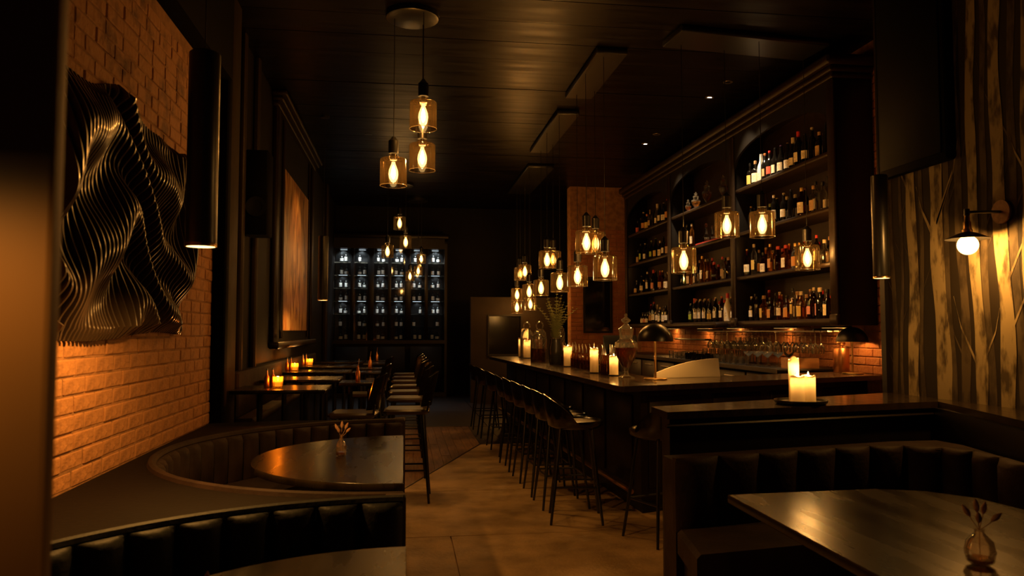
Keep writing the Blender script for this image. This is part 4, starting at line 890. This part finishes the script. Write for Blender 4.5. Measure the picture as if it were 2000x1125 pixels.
MB().box(.02, .035, .75, 3.25, .2, 2.32).build('canvas', 'painting', pf, 0)
MB().box(0, .02, .1, 3.7, .05, 3.0).build('backing', 'dark_panel', pf, 0)
for a in ((0, .06, .0, .22), (0, .06, 3.6, 3.82)): MB().cbox(a[0], a[1], a[2], a[3], .06, 3.0, .012).build('frame_post', 'brown_wood', pf)
for a in ((.62, .70), (3.28, 3.36)): MB().cbox(.0, .05, a[0], a[1], .1, 2.95, .01).build('inner_post', 'brown_wood', pf)
MB().cbox(0, .12, -.05, 3.87, -.02, .06, .012).build('sill', 'brown_wood', pf)
MB().cbox(0, .08, -.05, 3.87, 2.92, 2.98, .01).cbox(0, .13, -.08, 3.9, 2.98, 3.03, .012).cbox(0, .18, -.12, 3.94, 3.03, 3.09, .015).build('cornice', 'brown_wood', pf)
t = thing('wall_speaker', 'black box loudspeaker fixed high on the dining wall', 'loudspeaker', (-1.6, 8.0, 2.45)); MB().cbox(.02, .24, -.15, .15, 0, .85, .01).build('cabinet', 'black_paint', t); MB().box(0, .02, -.05, .05, .3, .5).build('bracket', 'black_metal', t, 0)
MB().lathe([(1e-4, 0), (.09, 0), (.1, .008), (.1, .012), (.06, .004)], 20, T(.05, -.151, .28) @ T(.08, 0, 0) @ Matrix.Rotation(R(90), 4, 'X')).build('speaker_cone', 'black_metal', t)
# black box high on the birch wallpaper
t = thing('wall_box', 'large matte black box mounted high on the birch wallpaper', 'wall unit', (3.5, 4.45, 2.6)); MB().cbox(-.07, 0, -.02, .70, 0, 1.6, .01).build('housing', 'black_paint', t); MB().cbox(-.08, -.07, .02, .66, .05, 1.55, .004).build('front_panel', 'screen_black', t)
# framed dark mirror on the brick return wall
t = thing('wall_mirror', 'tall dark framed mirror on the brick return wall', 'mirror', (3.53, 15.0, 1.45)); MB().box(0, .6, -.03, 0, 0, .04).box(0, .6, -.03, 0, 1.08, 1.12).box(0, .04, -.03, 0, .04, 1.08).box(.56, .6, -.03, 0, .04, 1.08).build('frame', 'black_wood', t, 0); MB().box(.04, .56, -.012, 0, .04, 1.08).build('mirror_glass', 'glass_black', t, 0)

# ---------------------------------------------------------------- wine cabinet on the back wall
CY = 17.6; wc = thing('wine_cabinet', 'wide dark wine cabinet with lit glazed doors at the back wall', 'cabinet', (-.35, CY, 0))
X0, X1 = -1.24, 1.25; ZT, ZB = 3.34, 1.28
MB().box(X0, X1, .44, .48, .0, ZT + .15).box(X0 - .06, X0, 0, .48, 0, ZT + .15).box(X1, X1 + .06, 0, .48, 0, ZT + .15).box(X0, X1, 0, .48, ZT + .02, ZT + .25).build('carcass', 'black_wood', wc, 0)
MB().cbox(X0 - .1, X1 + .1, -.06, .48, ZT + .25, ZT + .36, .02).build('cornice', 'black_wood', wc)
MB().box(X0, X1, -.01, .48, ZB - .08, ZB).box(X0, X1, .0, .44, 0, .1).build('base_frame', 'black_wood', wc, 0)
cw = (X1 - X0) / 6
for i in range(7):
    x = X0 + i * cw; hwid = .07 if i % 2 == 0 else .04
    if 0 < i < 6: MB().cbox(x - hwid, x + hwid, -.01, .05, ZB, ZT + .02, .006).build('door_stile', 'black_wood', wc); MB().box(x - .01, x + .01, .05, .44, ZB, ZT, ).build('divider', 'black_wood', wc, 0)
for i in range(3): 
    MB().cbox(X0 + i * 2 * cw + .05, X0 + (i + 1) * 2 * cw - .05, -.02, .0, .14, ZB - .14, .01).build('lower_door', 'dark_panel', wc)
RZS = [ZB + .005 + k * (ZT - ZB) / 7 for k in range(7)]
for i in range(6):
    xa, xb = X0 + i * cw + .012, X0 + (i + 1) * cw - .012
    for k in range(1, 7): MB().box(xa, xb, .06, .44, RZS[k] - .014, RZS[k] - .002).build('shelf', 'glass_clear', wc, 0)
    MB().box(xa + .03, xb - .03, .0, .006, ZB, ZT).build('pane', 'glass_pane', wc, 0)
    MB().box(xa + .12, xb - .12, .2, .23, ZT - .004, ZT + .004).build('led_or_added_strip', 'led', wc, 0)
    light('cabinet_light', wc, ((xa + xb) / 2, .05, ZT - .02), 22, COOL, .02, 'SPOT', (R(10), 0, 0), spot_size=R(130), spot_blend=.5)
    for k, pw in ((5, 6), (3, 4)):  # strips and lights added under two shelves to brighten the lower rows
        MB().box(xa + .1, xb - .1, .055, .06, RZS[k] - .014, RZS[k] - .004).build('led_or_added_strip', 'led', wc, 0)
        light('cabinet_light', wc, ((xa + xb) / 2, .045, RZS[k] - .02), pw, COOL, .02, 'SPOT', (R(10), 0, 0), spot_size=R(130), spot_blend=.5)
wcx = -.35
for i in range(6):
    xa = wcx + X0 + i * cw
    for k in range(7):
        for b in range(2):
            if rnd.random() < .05: continue
            bottle('whisky' if (i + k + b) % 3 else 'squat', xa + cw * (.36 if b == 0 else .66) + rnd.uniform(-.015, .015), CY + .16 + rnd.uniform(-.02, .03), RZS[k], 'glass_black', 'label_white', 'foil_black',
                   f'wine cabinet bottle, white label, {ORD[i]} column from the dining wall, {ORD[6 - k]} shelf down, {["near", "far"][b]} side', 'bottles in the wine cabinet', R(90 + rnd.uniform(-15, 15)), rnd.uniform(.74, .84), 'wine_bottle')
